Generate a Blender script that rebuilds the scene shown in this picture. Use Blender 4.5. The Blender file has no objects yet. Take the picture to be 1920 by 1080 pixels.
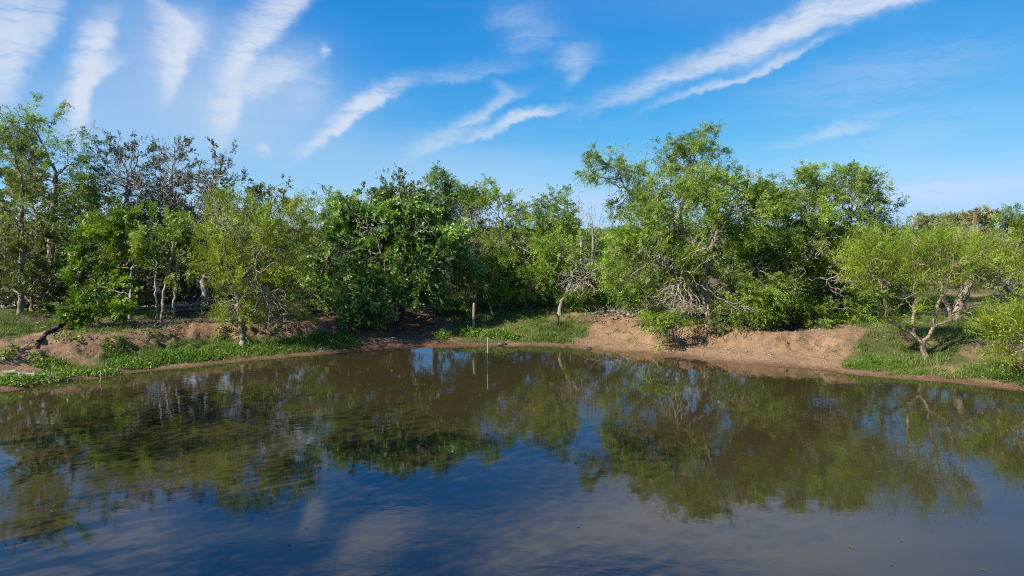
import bpy, math, random
import numpy as np
from mathutils import Vector, Quaternion

random.seed(7)
RNG = np.random.default_rng(11)
C = bpy.context.scene.collection
SC = bpy.context.scene
R = math.radians

# ------------------------------------------------------------------ camera
CAM_H, PITCH, FPX = 4.7, R(5.0), 1280.0
cam = bpy.data.cameras.new('camera'); cam.lens = 24; cam.sensor_width = 36
cam.clip_start = 0.1; cam.clip_end = 6000
camo = bpy.data.objects.new('camera', cam); C.objects.link(camo)
camo.location = (0, 0, CAM_H); camo.rotation_euler = (R(90) - PITCH, 0, 0)
SC.camera = camo
SC.view_settings.view_transform = 'Standard'; SC.view_settings.look = 'None'
SC.view_settings.gamma = 1.0; SC.view_settings.use_curve_mapping = False
SC.view_settings.exposure = 0.88
SC.cycles.max_bounces = 8; SC.cycles.diffuse_bounces = 3; SC.cycles.glossy_bounces = 3
SC.cycles.transmission_bounces = 4; SC.cycles.transparent_max_bounces = 4
SC.cycles.filter_width = 1.1
SC.cycles.caustics_reflective = False; SC.cycles.caustics_refractive = False

# ------------------------------------------------------------------ sun and sky
SUN_AZ = Vector((-0.87, -0.49)).normalized(); SUN_EL = R(37)
TO_SUN = Vector((SUN_AZ.x * math.cos(SUN_EL), SUN_AZ.y * math.cos(SUN_EL), math.sin(SUN_EL)))
sun = bpy.data.lights.new('sun', 'SUN'); sun.energy = 5.0; sun.angle = R(0.55); sun.color = (1.0, 0.90, 0.74)
suno = bpy.data.objects.new('sun', sun); C.objects.link(suno)
suno.rotation_euler = TO_SUN.to_track_quat('Z', 'Y').to_euler(); suno.location = (-30, -20, 40)

def azel(px, py):
    """direction (azimuth, elevation) in which a cloud stands in the sky"""
    xc, yc = (px - 960) / FPX, (540 - py) / FPX
    d = Vector((xc, math.cos(PITCH) + yc * math.sin(PITCH), -math.sin(PITCH) + yc * math.cos(PITCH))).normalized()
    return math.atan2(d.x, d.y), math.asin(d.z)

class NT:
    """short-hand for building node trees"""
    def __init__(s, tree): s.t = tree
    def n(s, typ, ins=None, **kw):
        nd = s.t.nodes.new(typ)
        for k, v in kw.items(): setattr(nd, k, v)
        for k, v in (ins or {}).items(): s.put(nd.inputs[k], v)
        return nd
    def put(s, sock, v):
        if isinstance(v, bpy.types.NodeSocket): s.t.links.new(v, sock)
        else: sock.default_value = v
    def m(s, op, a, b=None, c=None, clamp=False):
        nd = s.t.nodes.new('ShaderNodeMath'); nd.operation = op; nd.use_clamp = clamp
        for i, v in enumerate((a, b, c)):
            if v is not None: s.put(nd.inputs[i], v)
        return nd.outputs[0]
    def vm(s, op, a, b=None, scale=None):
        nd = s.t.nodes.new('ShaderNodeVectorMath'); nd.operation = op
        s.put(nd.inputs[0], a)
        if b is not None: s.put(nd.inputs[1], b)
        if scale is not None: s.put(nd.inputs['Scale'], scale)
        return nd.outputs['Value'] if op in ('DOT_PRODUCT', 'LENGTH') else nd.outputs[0]
    def mix(s, f, a, b, blend='MIX'):
        nd = s.t.nodes.new('ShaderNodeMix'); nd.data_type = 'RGBA'; nd.blend_type = blend
        s.put(nd.inputs[0], f); s.put(nd.inputs[6], a); s.put(nd.inputs[7], b)
        return nd.outputs[2]
    def noise(s, vec, scale, detail=4, rough=0.55, dist=0.0):
        nd = s.n('ShaderNodeTexNoise', {'Vector': vec, 'Scale': scale, 'Detail': detail, 'Roughness': rough, 'Distortion': dist})
        return nd
    def ramp(s, f, stops, interp='LINEAR'):
        nd = s.t.nodes.new('ShaderNodeValToRGB'); cr = nd.color_ramp; cr.interpolation = interp
        while len(cr.elements) < len(stops): cr.elements.new(0.5)
        for e, (p, c) in zip(cr.elements, stops):
            e.position = p; e.color = c if len(c) == 4 else (*c, 1)
        s.put(nd.inputs[0], f)
        return nd.outputs[0]

world = bpy.data.worlds.new('World'); SC.world = world; world.use_nodes = True
W = NT(world.node_tree); world.node_tree.nodes.clear()
sky = W.n('ShaderNodeTexSky', sky_type='NISHITA', sun_disc=False, sun_elevation=SUN_EL,
          sun_rotation=math.atan2(SUN_AZ.x, SUN_AZ.y), altitude=100.0, air_density=0.6, dust_density=0.1, ozone_density=5.0)
sr = W.n('ShaderNodeSeparateColor', {0: sky.outputs[0]})   # clear deep blue: film response per channel, the same over the whole sky
skyc = W.n('ShaderNodeCombineColor', {0: W.m('SMOOTH_MIN', W.m('MULTIPLY', W.m('POWER', sr.outputs[0], 1.9), 0.172), 2.05, 0.9),
                                      1: W.m('SMOOTH_MIN', W.m('MULTIPLY', W.m('POWER', sr.outputs[1], 0.75), 0.90), 3.25, 0.9),
                                      2: W.m('MULTIPLY', W.m('POWER', sr.outputs[2], 0.32), 2.36)}).outputs[0]
tc = W.n('ShaderNodeTexCoord').outputs['Generated']
sep = W.n('ShaderNodeSeparateXYZ', {0: tc})
az = W.m('ARCTAN2', sep.outputs[0], sep.outputs[1]); el = W.m('ARCSINE', sep.outputs[2])
uv = W.n('ShaderNodeCombineXYZ', {0: az, 1: el, 2: 0.0}).outputs[0]
w1 = W.vm('SUBTRACT', W.noise(uv, 5.5, 1, 0.5).outputs['Color'], (0.5, 0.5, 0.5))
w2 = W.vm('SUBTRACT', W.noise(uv, 24.0, 2, 0.6).outputs['Color'], (0.5, 0.5, 0.5))
w3 = W.vm('SUBTRACT', W.noise(uv, 75.0, 2, 0.6).outputs['Color'], (0.5, 0.5, 0.5))
uvw = W.vm('ADD', W.vm('ADD', uv, W.vm('SCALE', w1, scale=0.028)), W.vm('ADD', W.vm('SCALE', w2, scale=0.020), W.vm('SCALE', w3, scale=0.011)))
# (x1, y1, x2, y2, half width px, strength)
WISPS = [(45, -30, 0, 200, 26, .95), (210, 48, 172, 130, 13, 1.25), (215, 125, 150, 165, 10, .9), (165, 130, 146, 228, 11, 1.3), (375, 60, 300, 120, 20, .8), (340, 95, 312, 170, 11, 1.1), (300, 5, 375, 85, 12, .6), (120, -10, 60, 90, 16, .6),
         (585, -25, 470, 95, 19, 1.0), (490, 80, 432, 140, 15, .95), (565, 125, 440, 180, 18, .75), (445, 150, 420, 248, 15, .95), (540, 150, 620, 170, 30, .25),
         (745, 174, 655, 220, 9, .95), (690, 198, 590, 275, 8, .95), (700, 180, 640, 215, 8, .4),
         (965, 186, 850, 245, 7, .45), (890, 235, 780, 294, 9, .32), (1042, 210, 945, 233, 6, .8), (960, 230, 870, 262, 6, .55), (120, 30, 540, 130, 95, .36), (200, 190, 640, 210, 70, .38), (40, 170, 240, 240, 60, .22),
         (1800, -40, 1480, 62, 14, 1.1), (1570, 15, 1370, 105, 13, .8), (1430, 85, 1160, 188, 11, .50), (1545, 80, 1400, 138, 5, .48), (1440, 124, 1260, 194, 5, .52), (1360, 120, 1180, 186, 14, .25), (1500, 75, 1380, 120, 10, .25),
         (1110, 105, 1050, 120, 18, .30), (1040, 60, 960, 90, 22, .20), (1100, 130, 1070, 160, 10, .25), (1000, 30, 920, 40, 14, .15), (1655, 218, 1480, 268, 7, .28), (960, 130, 780, 160, 10, .18), (930, 160, 960, 180, 8, .2),
         (560, 290, 1100, 320, 60, .28), (1620, 360, 1900, 340, 14, .22), (1450, 170, 1900, 90, 35, .14), (1500, 290, 1900, 200, 30, .10), (600, 94, 612, 104, 6, .5),
         (490, 270, 508, 290, 7, .35), (1050, -215, 1750, -260, 55, 1.0), (1150, -160, 1500, -170, 16, .4), (760, -150, 640, -195, 18, .6), (565, -115, 530, -180, 16, .6), (720, -200, 600, -250, 22, .6), (1050, -230, 900, -270, 40, .5), (300, -120, 120, -190, 50, .45)]
def fibre(rot, sx, sy, off):
    q = W.n('ShaderNodeMapping', {'Vector': uvw, 'Rotation': (0, 0, rot), 'Scale': (sx, sy, 1), 'Location': (off, off, 0)}).outputs[0]
    f = W.noise(q, 1.0, 4, 0.72).outputs[0]
    return W.m('MULTIPLY_ADD', f, 2.9, -0.58, clamp=True)
FIB = [fibre(R(-28), 8, 90, 3.0), fibre(R(-66), 8, 75, 9.0)]
tots = [None, None, None]
for i, (x1, y1, x2, y2, hw, st) in enumerate(WISPS):
    a, b = Vector(azel(x1, y1)), Vector(azel(x2, y2))
    c = (a + b) / 2; d = b - a
    mp = W.n('ShaderNodeMapping', {'Vector': uvw, 'Location': (c.x, c.y, 0), 'Rotation': (0, 0, math.atan2(d.y, d.x)),
                                   'Scale': (d.length * 0.58, hw / FPX * 1.25, 1)}, vector_type='TEXTURE').outputs[0]
    ms = W.n('ShaderNodeSeparateXYZ', {0: mp})
    yy = W.m('MAXIMUM', W.m('MULTIPLY', ms.outputs[1], 1.5), W.m('MULTIPLY', ms.outputs[1], -0.7))   # crisp lower edge, feathered upper one
    g = W.m('EXPONENT', W.m('MULTIPLY', W.m('MULTIPLY_ADD', yy, yy, W.m('MULTIPLY', ms.outputs[0], ms.outputs[0])), -1.15))
    j = 2 if hw >= 50 else 1 if abs(d.y) > 1.3 * abs(d.x) else 0      # broad veils carry no fibres
    tots[j] = W.m('MULTIPLY', g, st * 1.35) if tots[j] is None else W.m('MULTIPLY_ADD', g, st * 1.35, tots[j])
tot = W.m('MULTIPLY_ADD', tots[2], 0.6, W.m('ADD', W.m('MULTIPLY', tots[0], FIB[0]), W.m('MULTIPLY', tots[1], FIB[1])))
# the same cirrus goes on over the whole dome, drawn out along one wind direction
zz = W.m('MAXIMUM', sep.outputs[2], 0.06)
pl = W.n('ShaderNodeCombineXYZ', {0: W.m('DIVIDE', sep.outputs[0], zz), 1: W.m('DIVIDE', sep.outputs[1], zz), 2: 0.0}).outputs[0]
pl = W.n('ShaderNodeMapping', {'Vector': pl, 'Rotation': (0, 0, R(35)), 'Scale': (0.28, 0.75, 1)}).outputs[0]
cir = W.noise(pl, 1.5, 5, 0.6, 0.3).outputs[0]
cirm = W.n('ShaderNodeMapRange', {'Value': cir, 'From Min': 0.46, 'From Max': 0.80, 'To Min': 0.0, 'To Max': 0.85}).outputs[0]
hi = W.n('ShaderNodeMapRange', {'Value': el, 'From Min': R(17), 'From Max': R(25), 'To Min': 0.06, 'To Max': 0.9}).outputs[0]
tot = W.m('ADD', tot, W.m('MULTIPLY', cirm, hi))
tot = W.m('SUBTRACT', 1.0, W.m('EXPONENT', W.m('MULTIPLY', tot, -1.3)))
tot = W.m('MINIMUM', W.m('MULTIPLY', tot, 0.90), 0.84)
CLOUD = W.mix(tot, skyc, (3.7, 3.9, 4.3, 1))
bg = W.n('ShaderNodeBackground', {'Color': CLOUD, 'Strength': 0.115})
wo = W.n('ShaderNodeOutputWorld'); world.node_tree.links.new(bg.outputs[0], wo.inputs[0])

# ------------------------------------------------------------------ helpers
def Q(px, py, D):
    """point at forward distance D (metres) along the line of sight used to survey the photograph"""
    xc, yc = (px - 960) / FPX, (540 - py) / FPX
    t = D / (math.cos(PITCH) + yc * math.sin(PITCH))
    return np.array([xc * t, D, CAM_H + t * (-math.sin(PITCH) + yc * math.cos(PITCH))])

def P(px, py, z):
    """point at height z"""
    xc, yc = (px - 960) / FPX, (540 - py) / FPX
    t = (z - CAM_H) / (-math.sin(PITCH) + yc * math.cos(PITCH))
    return np.array([xc * t, t * (math.cos(PITCH) + yc * math.sin(PITCH)), z])

def _h(ix, iy, iz, seed):
    n = (ix * 374761393 + iy * 668265263 + iz * 2147483647 + seed * 974711) & 0xffffffff
    n = ((n ^ (n >> 13)) * 1274126177) & 0xffffffff
    n = ((n ^ (n >> 16)) * 2246822519) & 0xffffffff
    return ((n ^ (n >> 15)) & 0xffffff) / float(0xffffff)

def vnoise(p, seed=0):
    p = np.asarray(p, float); i = np.floor(p).astype(np.int64); f = p - i; f = f * f * (3 - 2 * f)
    if p.shape[1] == 2:
        i = np.c_[i, np.zeros(len(i), np.int64)]; f = np.c_[f, np.zeros(len(f))]
    out = 0
    for dx in (0, 1):
        for dy in (0, 1):
            for dz in (0, 1):
                w = (f[:, 0] if dx else 1 - f[:, 0]) * (f[:, 1] if dy else 1 - f[:, 1]) * (f[:, 2] if dz else 1 - f[:, 2])
                out = out + w * _h(i[:, 0] + dx, i[:, 1] + dy, i[:, 2] + dz, seed)
    return out

def fbm(p, oct=4, seed=0):
    p = np.asarray(p, float); s = 0; a = 0.5; t = 0
    for k in range(oct):
        s = s + a * vnoise(p * (2 ** k) + 17.3 * k, seed + k); t += a; a *= 0.5
    return s / t

def sstep(a, b, x):
    t = np.clip((x - a) / (b - a), 0, 1); return t * t * (3 - 2 * t)

def mesh_np(name, verts, faces, k, smooth=False, attrs=None):
    """faces: (n,k) int array"""
    me = bpy.data.meshes.new(name)
    nv, nf = len(verts), len(faces)
    me.vertices.add(nv); me.vertices.foreach_set('co', np.ascontiguousarray(verts, np.float32).ravel())
    me.loops.add(nf * k); me.loops.foreach_set('vertex_index', np.ascontiguousarray(faces, np.int32).ravel())
    me.polygons.add(nf); me.polygons.foreach_set('loop_start', np.arange(0, nf * k, k, dtype=np.int32))
    me.polygons.foreach_set('use_smooth', np.full(nf, smooth))
    for an, (dom, val) in (attrs or {}).items():
        at = me.attributes.new(an, 'FLOAT', dom); at.data.foreach_set('value', np.ascontiguousarray(val, np.float32))
    me.update(calc_edges=True)
    return me

def link(name, me, mat=None, parent=None, loc=None):
    o = bpy.data.objects.new(name, me); C.objects.link(o)
    if mat is not None and me is not None and not me.materials: me.materials.append(mat)
    if parent is not None: o.parent = parent
    if loc is not None: o.location = loc
    return o

def tag(o, label=None, cat=None, group=None, kind=None):
    if label: o['label'] = label
    if cat: o['category'] = cat
    if group: o['group'] = group
    if kind: o['kind'] = kind
    return o

def unit(v):
    return v / np.maximum(np.linalg.norm(v, axis=-1, keepdims=True), 1e-9)

# ------------------------------------------------------------------ materials
MAT = {}
def newmat(name):
    m = bpy.data.materials.new(name); m.use_nodes = True; m.node_tree.nodes.clear()
    t = NT(m.node_tree); out = t.n('ShaderNodeOutputMaterial'); MAT[name] = m
    return m, t, out

def leafmat(name, c0, c1, c2, rough=0.5, spec=0.35, transl=0.30, tboost=1.5):
    m, t, out = newmat(name)
    tint = t.n('ShaderNodeAttribute', attribute_name='tint').outputs['Fac']
    col = t.ramp(tint, [(0.0, c0), (0.5, c1), (1.0, c2)])
    p = t.n('ShaderNodeBsdfPrincipled', {'Base Color': col, 'Roughness': rough, 'Specular IOR Level': spec})
    tr = t.n('ShaderNodeBsdfTranslucent', {'Color': t.mix(1.0, col, (tboost, tboost * 1.05, tboost * 0.5, 1), 'MULTIPLY')})
    mx = t.n('ShaderNodeMixShader', {0: transl, 1: p.outputs[0], 2: tr.outputs[0]})
    t.put(out.inputs[0], mx.outputs[0]); return m

def barkmat(name, a, b, c, scale=9.0):
    m, t, out = newmat(name)
    geo = t.n('ShaderNodeNewGeometry').outputs['Position']
    st = t.vm('MULTIPLY', geo, (1.0, 1.0, 0.35))
    n1 = t.noise(st, scale, 5, 0.65).outputs[0]; n2 = t.noise(geo, 1.7, 3, 0.5).outputs[0]
    col = t.ramp(t.m('MULTIPLY_ADD', n2, 0.5, t.m('MULTIPLY', n1, 0.5)), [(0.3, a), (0.5, b), (0.68, c)])
    bmp = t.n('ShaderNodeBump', {'Strength': 0.6, 'Distance': 0.02, 'Height': t.noise(st, scale * 3, 5, 0.7).outputs[0]})
    p = t.n('ShaderNodeBsdfPrincipled', {'Base Color': col, 'Roughness': 0.9, 'Specular IOR Level': 0.15, 'Normal': bmp.outputs[0]})
    t.put(out.inputs[0], p.outputs[0]); return m

leafmat('mesquite_leaf', (0.074, 0.125, 0.015), (0.164, 0.254, 0.031), (0.306, 0.422, 0.052))
leafmat('huisache_leaf', (0.101, 0.146, 0.010), (0.197, 0.264, 0.020), (0.305, 0.386, 0.037))
leafmat('retama_leaf', (0.101, 0.155, 0.013), (0.190, 0.270, 0.023), (0.296, 0.389, 0.040))
leafmat('evergreen_leaf', (0.049, 0.063, 0.034), (0.095, 0.116, 0.065), (0.176, 0.198, 0.124), rough=.42, transl=.18)
leafmat('greygreen_leaf', (0.064, 0.089, 0.026), (0.119, 0.160, 0.046), (0.207, 0.254, 0.078), transl=.2)
leafmat('olive_leaf', (0.073, 0.102, 0.022), (0.134, 0.171, 0.032), (0.209, 0.246, 0.053))
leafmat('vine_leaf', (0.059, 0.114, 0.021), (0.139, 0.243, 0.047), (0.274, 0.413, 0.096), rough=.40, spec=.5, transl=.25)
leafmat('bright_leaf', (0.064, 0.120, 0.011), (0.132, 0.217, 0.017), (0.221, 0.323, 0.032))
leafmat('soft_leaf', (0.103, 0.151, 0.021), (0.186, 0.259, 0.037), (0.290, 0.357, 0.074))
leafmat('scrub_leaf', (0.150, 0.156, 0.072), (0.219, 0.222, 0.108), (0.300, 0.294, 0.156), transl=.2)
leafmat('grass_blade', (0.065, 0.104, 0.018), (0.103, 0.165, 0.026), (0.215, 0.248, 0.075), rough=.6)
leafmat('forb_leaf', (.060, .125, .014), (.112, .215, .022), (.190, .310, .036), rough=.45)
leafmat('yellow_petal', (.55, .40, .01), (.70, .52, .02), (.80, .62, .04), transl=.3, tboost=1.0)
barkmat('mesquite_bark', (.110, .085, .066), (.235, .195, .158), (.370, .325, .275))
barkmat('pale_bark', (.130, .112, .095), (.285, .255, .222), (.440, .400, .355))
barkmat('dead_wood', (.150, .130, .110), (.270, .240, .208), (.400, .362, .320))
barkmat('tan_bark', (.160, .120, .080), (.300, .235, .160), (.420, .345, .245))
barkmat('dark_bark', (.030, .024, .020), (.065, .052, .042), (.130, .108, .090))
barkmat('charred_wood', (.012, .010, .009), (.032, .026, .022), (.110, .090, .075))
barkmat('post_wood', (.150, .125, .098), (.265, .230, .188), (.380, .340, .285), 14)

def soilmat():
    m, t, out = newmat('soil')
    pos = t.n('ShaderNodeNewGeometry').outputs['Position']
    g = t.n('ShaderNodeAttribute', attribute_name='grass').outputs['Fac']
    wet = t.n('ShaderNodeAttribute', attribute_name='wet').outputs['Fac']
    lit = t.n('ShaderNodeAttribute', attribute_name='litter').outputs['Fac']
    red = t.n('ShaderNodeAttribute', attribute_name='red').outputs['Fac']
    n1 = t.noise(pos, 0.9, 5, 0.6).outputs[0]; n2 = t.noise(pos, 7.0, 6, 0.7).outputs[0]; n3 = t.noise(pos, 38.0, 4, 0.7).outputs[0]
    nn = t.m('ADD', t.m('MULTIPLY', n1, 0.35), t.m('ADD', t.m('MULTIPLY', n2, 0.4), t.m('MULTIPLY', n3, 0.25)))
    soil = t.ramp(nn, [(0.32, (.165, .100, .058)), (0.5, (.320, .212, .128)), (0.66, (.450, .320, .205))])
    reds = t.ramp(nn, [(0.32, (.090, .045, .026)), (0.5, (.190, .100, .058)), (0.66, (.290, .170, .105))])
    soil = t.mix(red, soil, reds)
    gr = t.ramp(nn, [(0.36, (.046, .060, .014)), (0.5, (.085, .108, .026)), (0.62, (.165, .165, .066))])
    li = t.ramp(nn, [(0.34, (.030, .022, .014)), (0.5, (.075, .056, .034)), (0.66, (.165, .125, .080))])
    gm = t.n('ShaderNodeMapRange', {'Value': t.m('ADD', g, t.m('MULTIPLY_ADD', n2, 0.9, -0.45)), 'From Min': 0.36, 'From Max': 0.62}).outputs[0]
    lm = t.n('ShaderNodeMapRange', {'Value': t.m('ADD', lit, t.m('MULTIPLY_ADD', n2, 0.8, -0.40)), 'From Min': 0.35, 'From Max': 0.65}).outputs[0]
    st = t.n('ShaderNodeMapRange', {'Value': t.noise(t.vm('MULTIPLY', pos, (1, 1, 2.5)), 2.3, 4, 0.65).outputs[0], 'From Min': .50, 'From Max': .66, 'To Max': .38}).outputs[0]
    soil = t.mix(st, soil, (.135, .085, .052, 1))
    col = t.mix(lm, soil, li); col = t.mix(gm, col, gr)
    col = t.mix(wet, col, t.mix(1.0, col, (.50, .44, .40, 1), 'MULTIPLY'))
    bh = t.m('ADD', t.m('MULTIPLY', n2, 0.6), t.m('MULTIPLY', n3, 0.35))
    bmp = t.n('ShaderNodeBump', {'Strength': 1.0, 'Distance': 0.14, 'Height': bh})
    p = t.n('ShaderNodeBsdfPrincipled', {'Base Color': col, 'Roughness': t.m('MULTIPLY_ADD', wet, -0.35, 0.92), 'Specular IOR Level': 0.25, 'Normal': bmp.outputs[0]})
    t.put(out.inputs[0], p.outputs[0]); return m
soilmat()

def watermat():
    m, t, out = newmat('pond_water')
    pos = t.n('ShaderNodeNewGeometry').outputs['Position']
    big = t.noise(pos, 0.16, 3, 0.5).outputs[0]
    amt = t.n('ShaderNodeMapRange', {'Value': big, 'From Min': 0.42, 'From Max': 0.62, 'To Min': 0.25, 'To Max': 1.0}).outputs[0]
    r1 = t.noise(t.vm('MULTIPLY', pos, (0.7, 1.5, 1)), 2.6, 3, 0.5, 0.4).outputs[0]
    r2 = t.noise(t.vm('MULTIPLY', pos, (0.8, 1.6, 1)), 9.0, 2, 0.5).outputs[0]
    hgt = t.m('MULTIPLY', t.m('ADD', r1, t.m('MULTIPLY', r2, 0.16)), amt)
    bmp = t.n('ShaderNodeBump', {'Strength': 1.0, 'Distance': 0.0030, 'Height': hgt})
    mud = t.mix(t.noise(pos, 0.35, 4, 0.6).outputs[0], (.029, .0235, .0098, 1), (.039, .0315, .0132, 1))
    p = t.n('ShaderNodeBsdfPrincipled', {'Base Color': mud, 'Roughness': 0.03, 'IOR': 1.78, 'Specular IOR Level': 0.5, 'Normal': bmp.outputs[0]})
    t.put(out.inputs[0], p.outputs[0]); return m
watermat()

# ------------------------------------------------------------------ terrain and pond
SHORE_PX = [(-230, 782), (-120, 757), (0, 733), (110, 716), (200, 706), (300, 694), (400, 683), (480, 675), (560, 668), (640, 661), (700, 656), (760, 653),
            (820, 651), (900, 648), (1000, 648), (1060, 651), (1110, 655), (1200, 664), (1280, 673), (1360, 681), (1440, 687), (1520, 693),
            (1580, 699), (1640, 705), (1700, 710), (1780, 717), (1850, 724), (1920, 732), (2060, 756), (2250, 800)]
FRONT = np.array([P(x, y, 0)[:2] for x, y in SHORE_PX]); SPX = np.array([p[0] for p in SHORE_PX], float)
BACK = np.array([(19.5, 8), (20, -4), (15, -15), (2, -20), (-7, -16), (-9, -7), (-9.2, 1), (-9.6, 6), (-12.4, 11.5)])
POLY = np.vstack([FRONT, BACK])
PT = np.array([  # shore pixel, beach width, beach height, face width, top height
    (-420, 1.6, .35, 1.6, 1.1), (0, 2.1, .36, 1.5, .95), (180, 2.1, .32, 1.4, .95), (300, 2.1, .28, 1.2, .98), (480, 1.7, .26, 1.1, .90), (650, 1.6, .28, 1.3, .95),
    (720, 1.7, .34, 1.0, 1.0), (790, 2.8, .42, 3.4, .85), (850, 2.4, .45, 3.0, .92), (960, 1.5, .32, 3.0, .95), (1060, 1.4, .26, 2.4, .9),
    (1150, 1.5, .24, 1.3, .80), (1330, 1.6, .25, .8, .85), (1480, 1.7, .24, .9, .78), (1570, 1.5, .24, 1.8, .9), (1700, 1.2, .22, 3.4, .9),
    (1920, 1.0, .25, 3.0, .9), (2250, 1.0, .25, 3.0, .9)])

def shore(xy):
    """signed distance to the waterline (positive on land) and position along it"""
    n = len(xy); best = np.full(n, 1e9); sp = np.full(n, -420.0); inside = np.zeros(n, bool)
    m = len(POLY)
    for k in range(m):
        a, b = POLY[k], POLY[(k + 1) % m]; ab = b - a
        t = np.clip(((xy - a) @ ab) / (ab @ ab), 0, 1)
        d = np.hypot(*(xy - a - t[:, None] * ab).T)
        u = d < best; best[u] = d[u]
        if k < len(FRONT) - 1: sp[u] = (SPX[k] + t * (SPX[k + 1] - SPX[k]))[u]
        else: sp[u] = 2250.0
        cond = (a[1] > xy[:, 1]) != (b[1] > xy[:, 1])
        with np.errstate(divide='ignore', invalid='ignore'):
            xi = a[0] + (xy[:, 1] - a[1]) * (b[0] - a[0]) / (b[1] - a[1])
        inside ^= cond & (xy[:, 0] < xi)
    return np.where(inside, -best, best), sp

def terrain(xy, full=False):
    xy = np.atleast_2d(np.asarray(xy, float))
    d0, sp = shore(xy)
    d0 = d0 + ((fbm(xy * 0.9, 2, 81) - .5) * .55 + (fbm(xy * 4.0, 2, 83) - .5) * .22) * (1 - sstep(.6, 2.0, np.abs(d0)))   # ragged waterline
    d = d0 + (fbm(xy * 0.9, 3, 5) - 0.5) * 0.35 * sstep(0.0, 0.5, np.abs(d0))
    w, hf, fw, ht = (np.interp(sp, PT[:, 0], PT[:, k]) for k in (1, 2, 3, 4))
    steep = 1 - sstep(1.4, 2.6, fw)
    # scalloped, gullied edge of the cut bank
    dn = d + ((fbm(xy * 0.42, 3, 21) - 0.5) * 1.9 + (fbm(xy * 2.1, 3, 31) - 0.5) * 0.42 + (fbm(xy * 7.5, 2, 33) - 0.5) * 0.30) * steep
    z = hf * np.clip(d / w, 0, 1) ** 0.85
    f = sstep(0, 1, np.clip((dn - w) / fw, 0, 1))
    rill = np.abs(fbm(np.c_[sp * 0.035, xy[:, 1] * 0.6], 3, 41) - 0.5) * 2
    z = z + (ht - hf) * f * (0.85 + 0.3 * fbm(xy * 0.5, 2, 9)) - steep * (f * (1 - f)) * 0.22 * rill
    back = np.clip(d - w - fw, 0, 400)
    z = z + 0.014 * np.minimum(back, 170) + 0.35 * (fbm(xy * 0.09, 3, 3) - 0.5) * sstep(0, 10, back)
    bump = (fbm(xy * 1.6, 4, 13) - 0.5) * 0.16 * sstep(0.1, 1.2, d) + (fbm(xy * 6.5, 3, 19) - 0.5) * 0.05 * sstep(0.05, 0.5, d)
    face0 = sstep(.02, .3, f) * (1 - sstep(0.0, 0.9, dn - w - fw)) * steep
    clod = np.abs(fbm(xy * 3.2, 3, 43) - 0.5) * 2
    z = z + bump + face0 * ((clod - .25) * 0.15 + (np.abs(fbm(xy * 6.0, 2, 48) - 0.5) - .12) * 0.30 + (fbm(xy * 11.0, 2, 47) - 0.5) * 0.10)
    z = np.where(d0 < 0, np.maximum(-1.4, d0 * 0.30) - 0.004, np.maximum(z, 0.012 + 0.03 * np.minimum(d0, 1.0)))
    if not full: return z
    # where grass grows, mud is wet, leaves lie
    gn = fbm(xy * 0.8, 3, 55)
    inner = np.interp(sp, [-400, 0, 60, 180, 300, 560, 640, 690, 740, 800, 840, 880, 1050, 1100, 1180, 1400, 1540, 1600, 1700, 1920, 2300],
                          [.7, .62, .5, .45, .66, .8, .8, .5, .05, .05, .45, .85, .72, .15, .08, .0, .12, .60, .62, .60, .6])
    facem = f * (1 - sstep(0.0, 0.8, dn - w - fw)) * steep
    top = np.interp(sp, [-400, 0, 200, 330, 520, 600, 740, 800, 860, 1060, 1140, 1300, 1480, 1580, 1920, 2300],
                        [.6, .62, .5, .42, .35, .1, .0, .10, .70, .55, .45, .35, .35, .62, .64, .62])
    ontop = sstep(0.2, 0.9, f)
    grass = inner * (1 - ontop) + top * ontop
    grass = grass * (1 - 0.72 * sstep(0.12, 0.5, facem)) * sstep(0.10, 0.45, d0) + (gn - 0.5) * 1.05 * sstep(0.2, 0.8, d0)
    grass = np.where(back > 40, 0.6, grass)
    wet = (1 - sstep(0.05, 0.55, d0 + (gn - 0.5) * 0.5)) * 0.9
    litter = sstep(-0.2, 1.6, dn - w - fw) * np.interp(sp, [-400, 0, 600, 860, 900, 1100, 1150, 1500, 1580, 2300], [.7, .7, .75, .7, .5, .5, .6, .6, .25, .2])
    red = np.interp(sp, [0, 560, 640, 820, 880, 1080, 1150, 2300], [.35, .42, .85, .85, .45, .35, .16, .18])
    return z, np.clip(grass, 0, 1), wet, litter, red, d0, sp

def gz(x, y): return float(terrain([[x, y]])[0])

def axis(lo, hi, step, far):
    core = np.arange(lo, hi + step / 2, step); g = []; s = step; v = 0
    while v < far: s *= 1.16; v += s; g.append(v)
    g = np.array(g); return np.concatenate([(lo - g)[::-1], core, hi + g])
gx, gy = axis(-19, 20, 0.1, 2600), axis(18, 32, 0.1, 2600)
XX, YY = np.meshgrid(gx, gy); XY = np.c_[XX.ravel(), YY.ravel()]
tz, tg, tw, tl, trd, td, tsp = terrain(XY, True)
nx, ny = len(gx), len(gy)
idx = np.arange(nx * ny).reshape(ny, nx)
quads = np.stack([idx[:-1, :-1], idx[:-1, 1:], idx[1:, 1:], idx[1:, :-1]], -1).reshape(-1, 4)
me = mesh_np('ground', np.c_[XY, tz], quads, 4, True, {'grass': ('POINT', tg), 'wet': ('POINT', tw), 'litter': ('POINT', tl), 'red': ('POINT', trd)})
tag(link('ground', me, MAT['soil']), kind='structure')
wv = np.array([(-34, -30, 0), (34, -30, 0), (34, 31, 0), (-34, 31, 0)], float)
tag(link('pond_water', mesh_np('pond_water', wv, np.array([[0, 1, 2, 3]]), 4), MAT['pond_water']), kind='structure')

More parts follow.
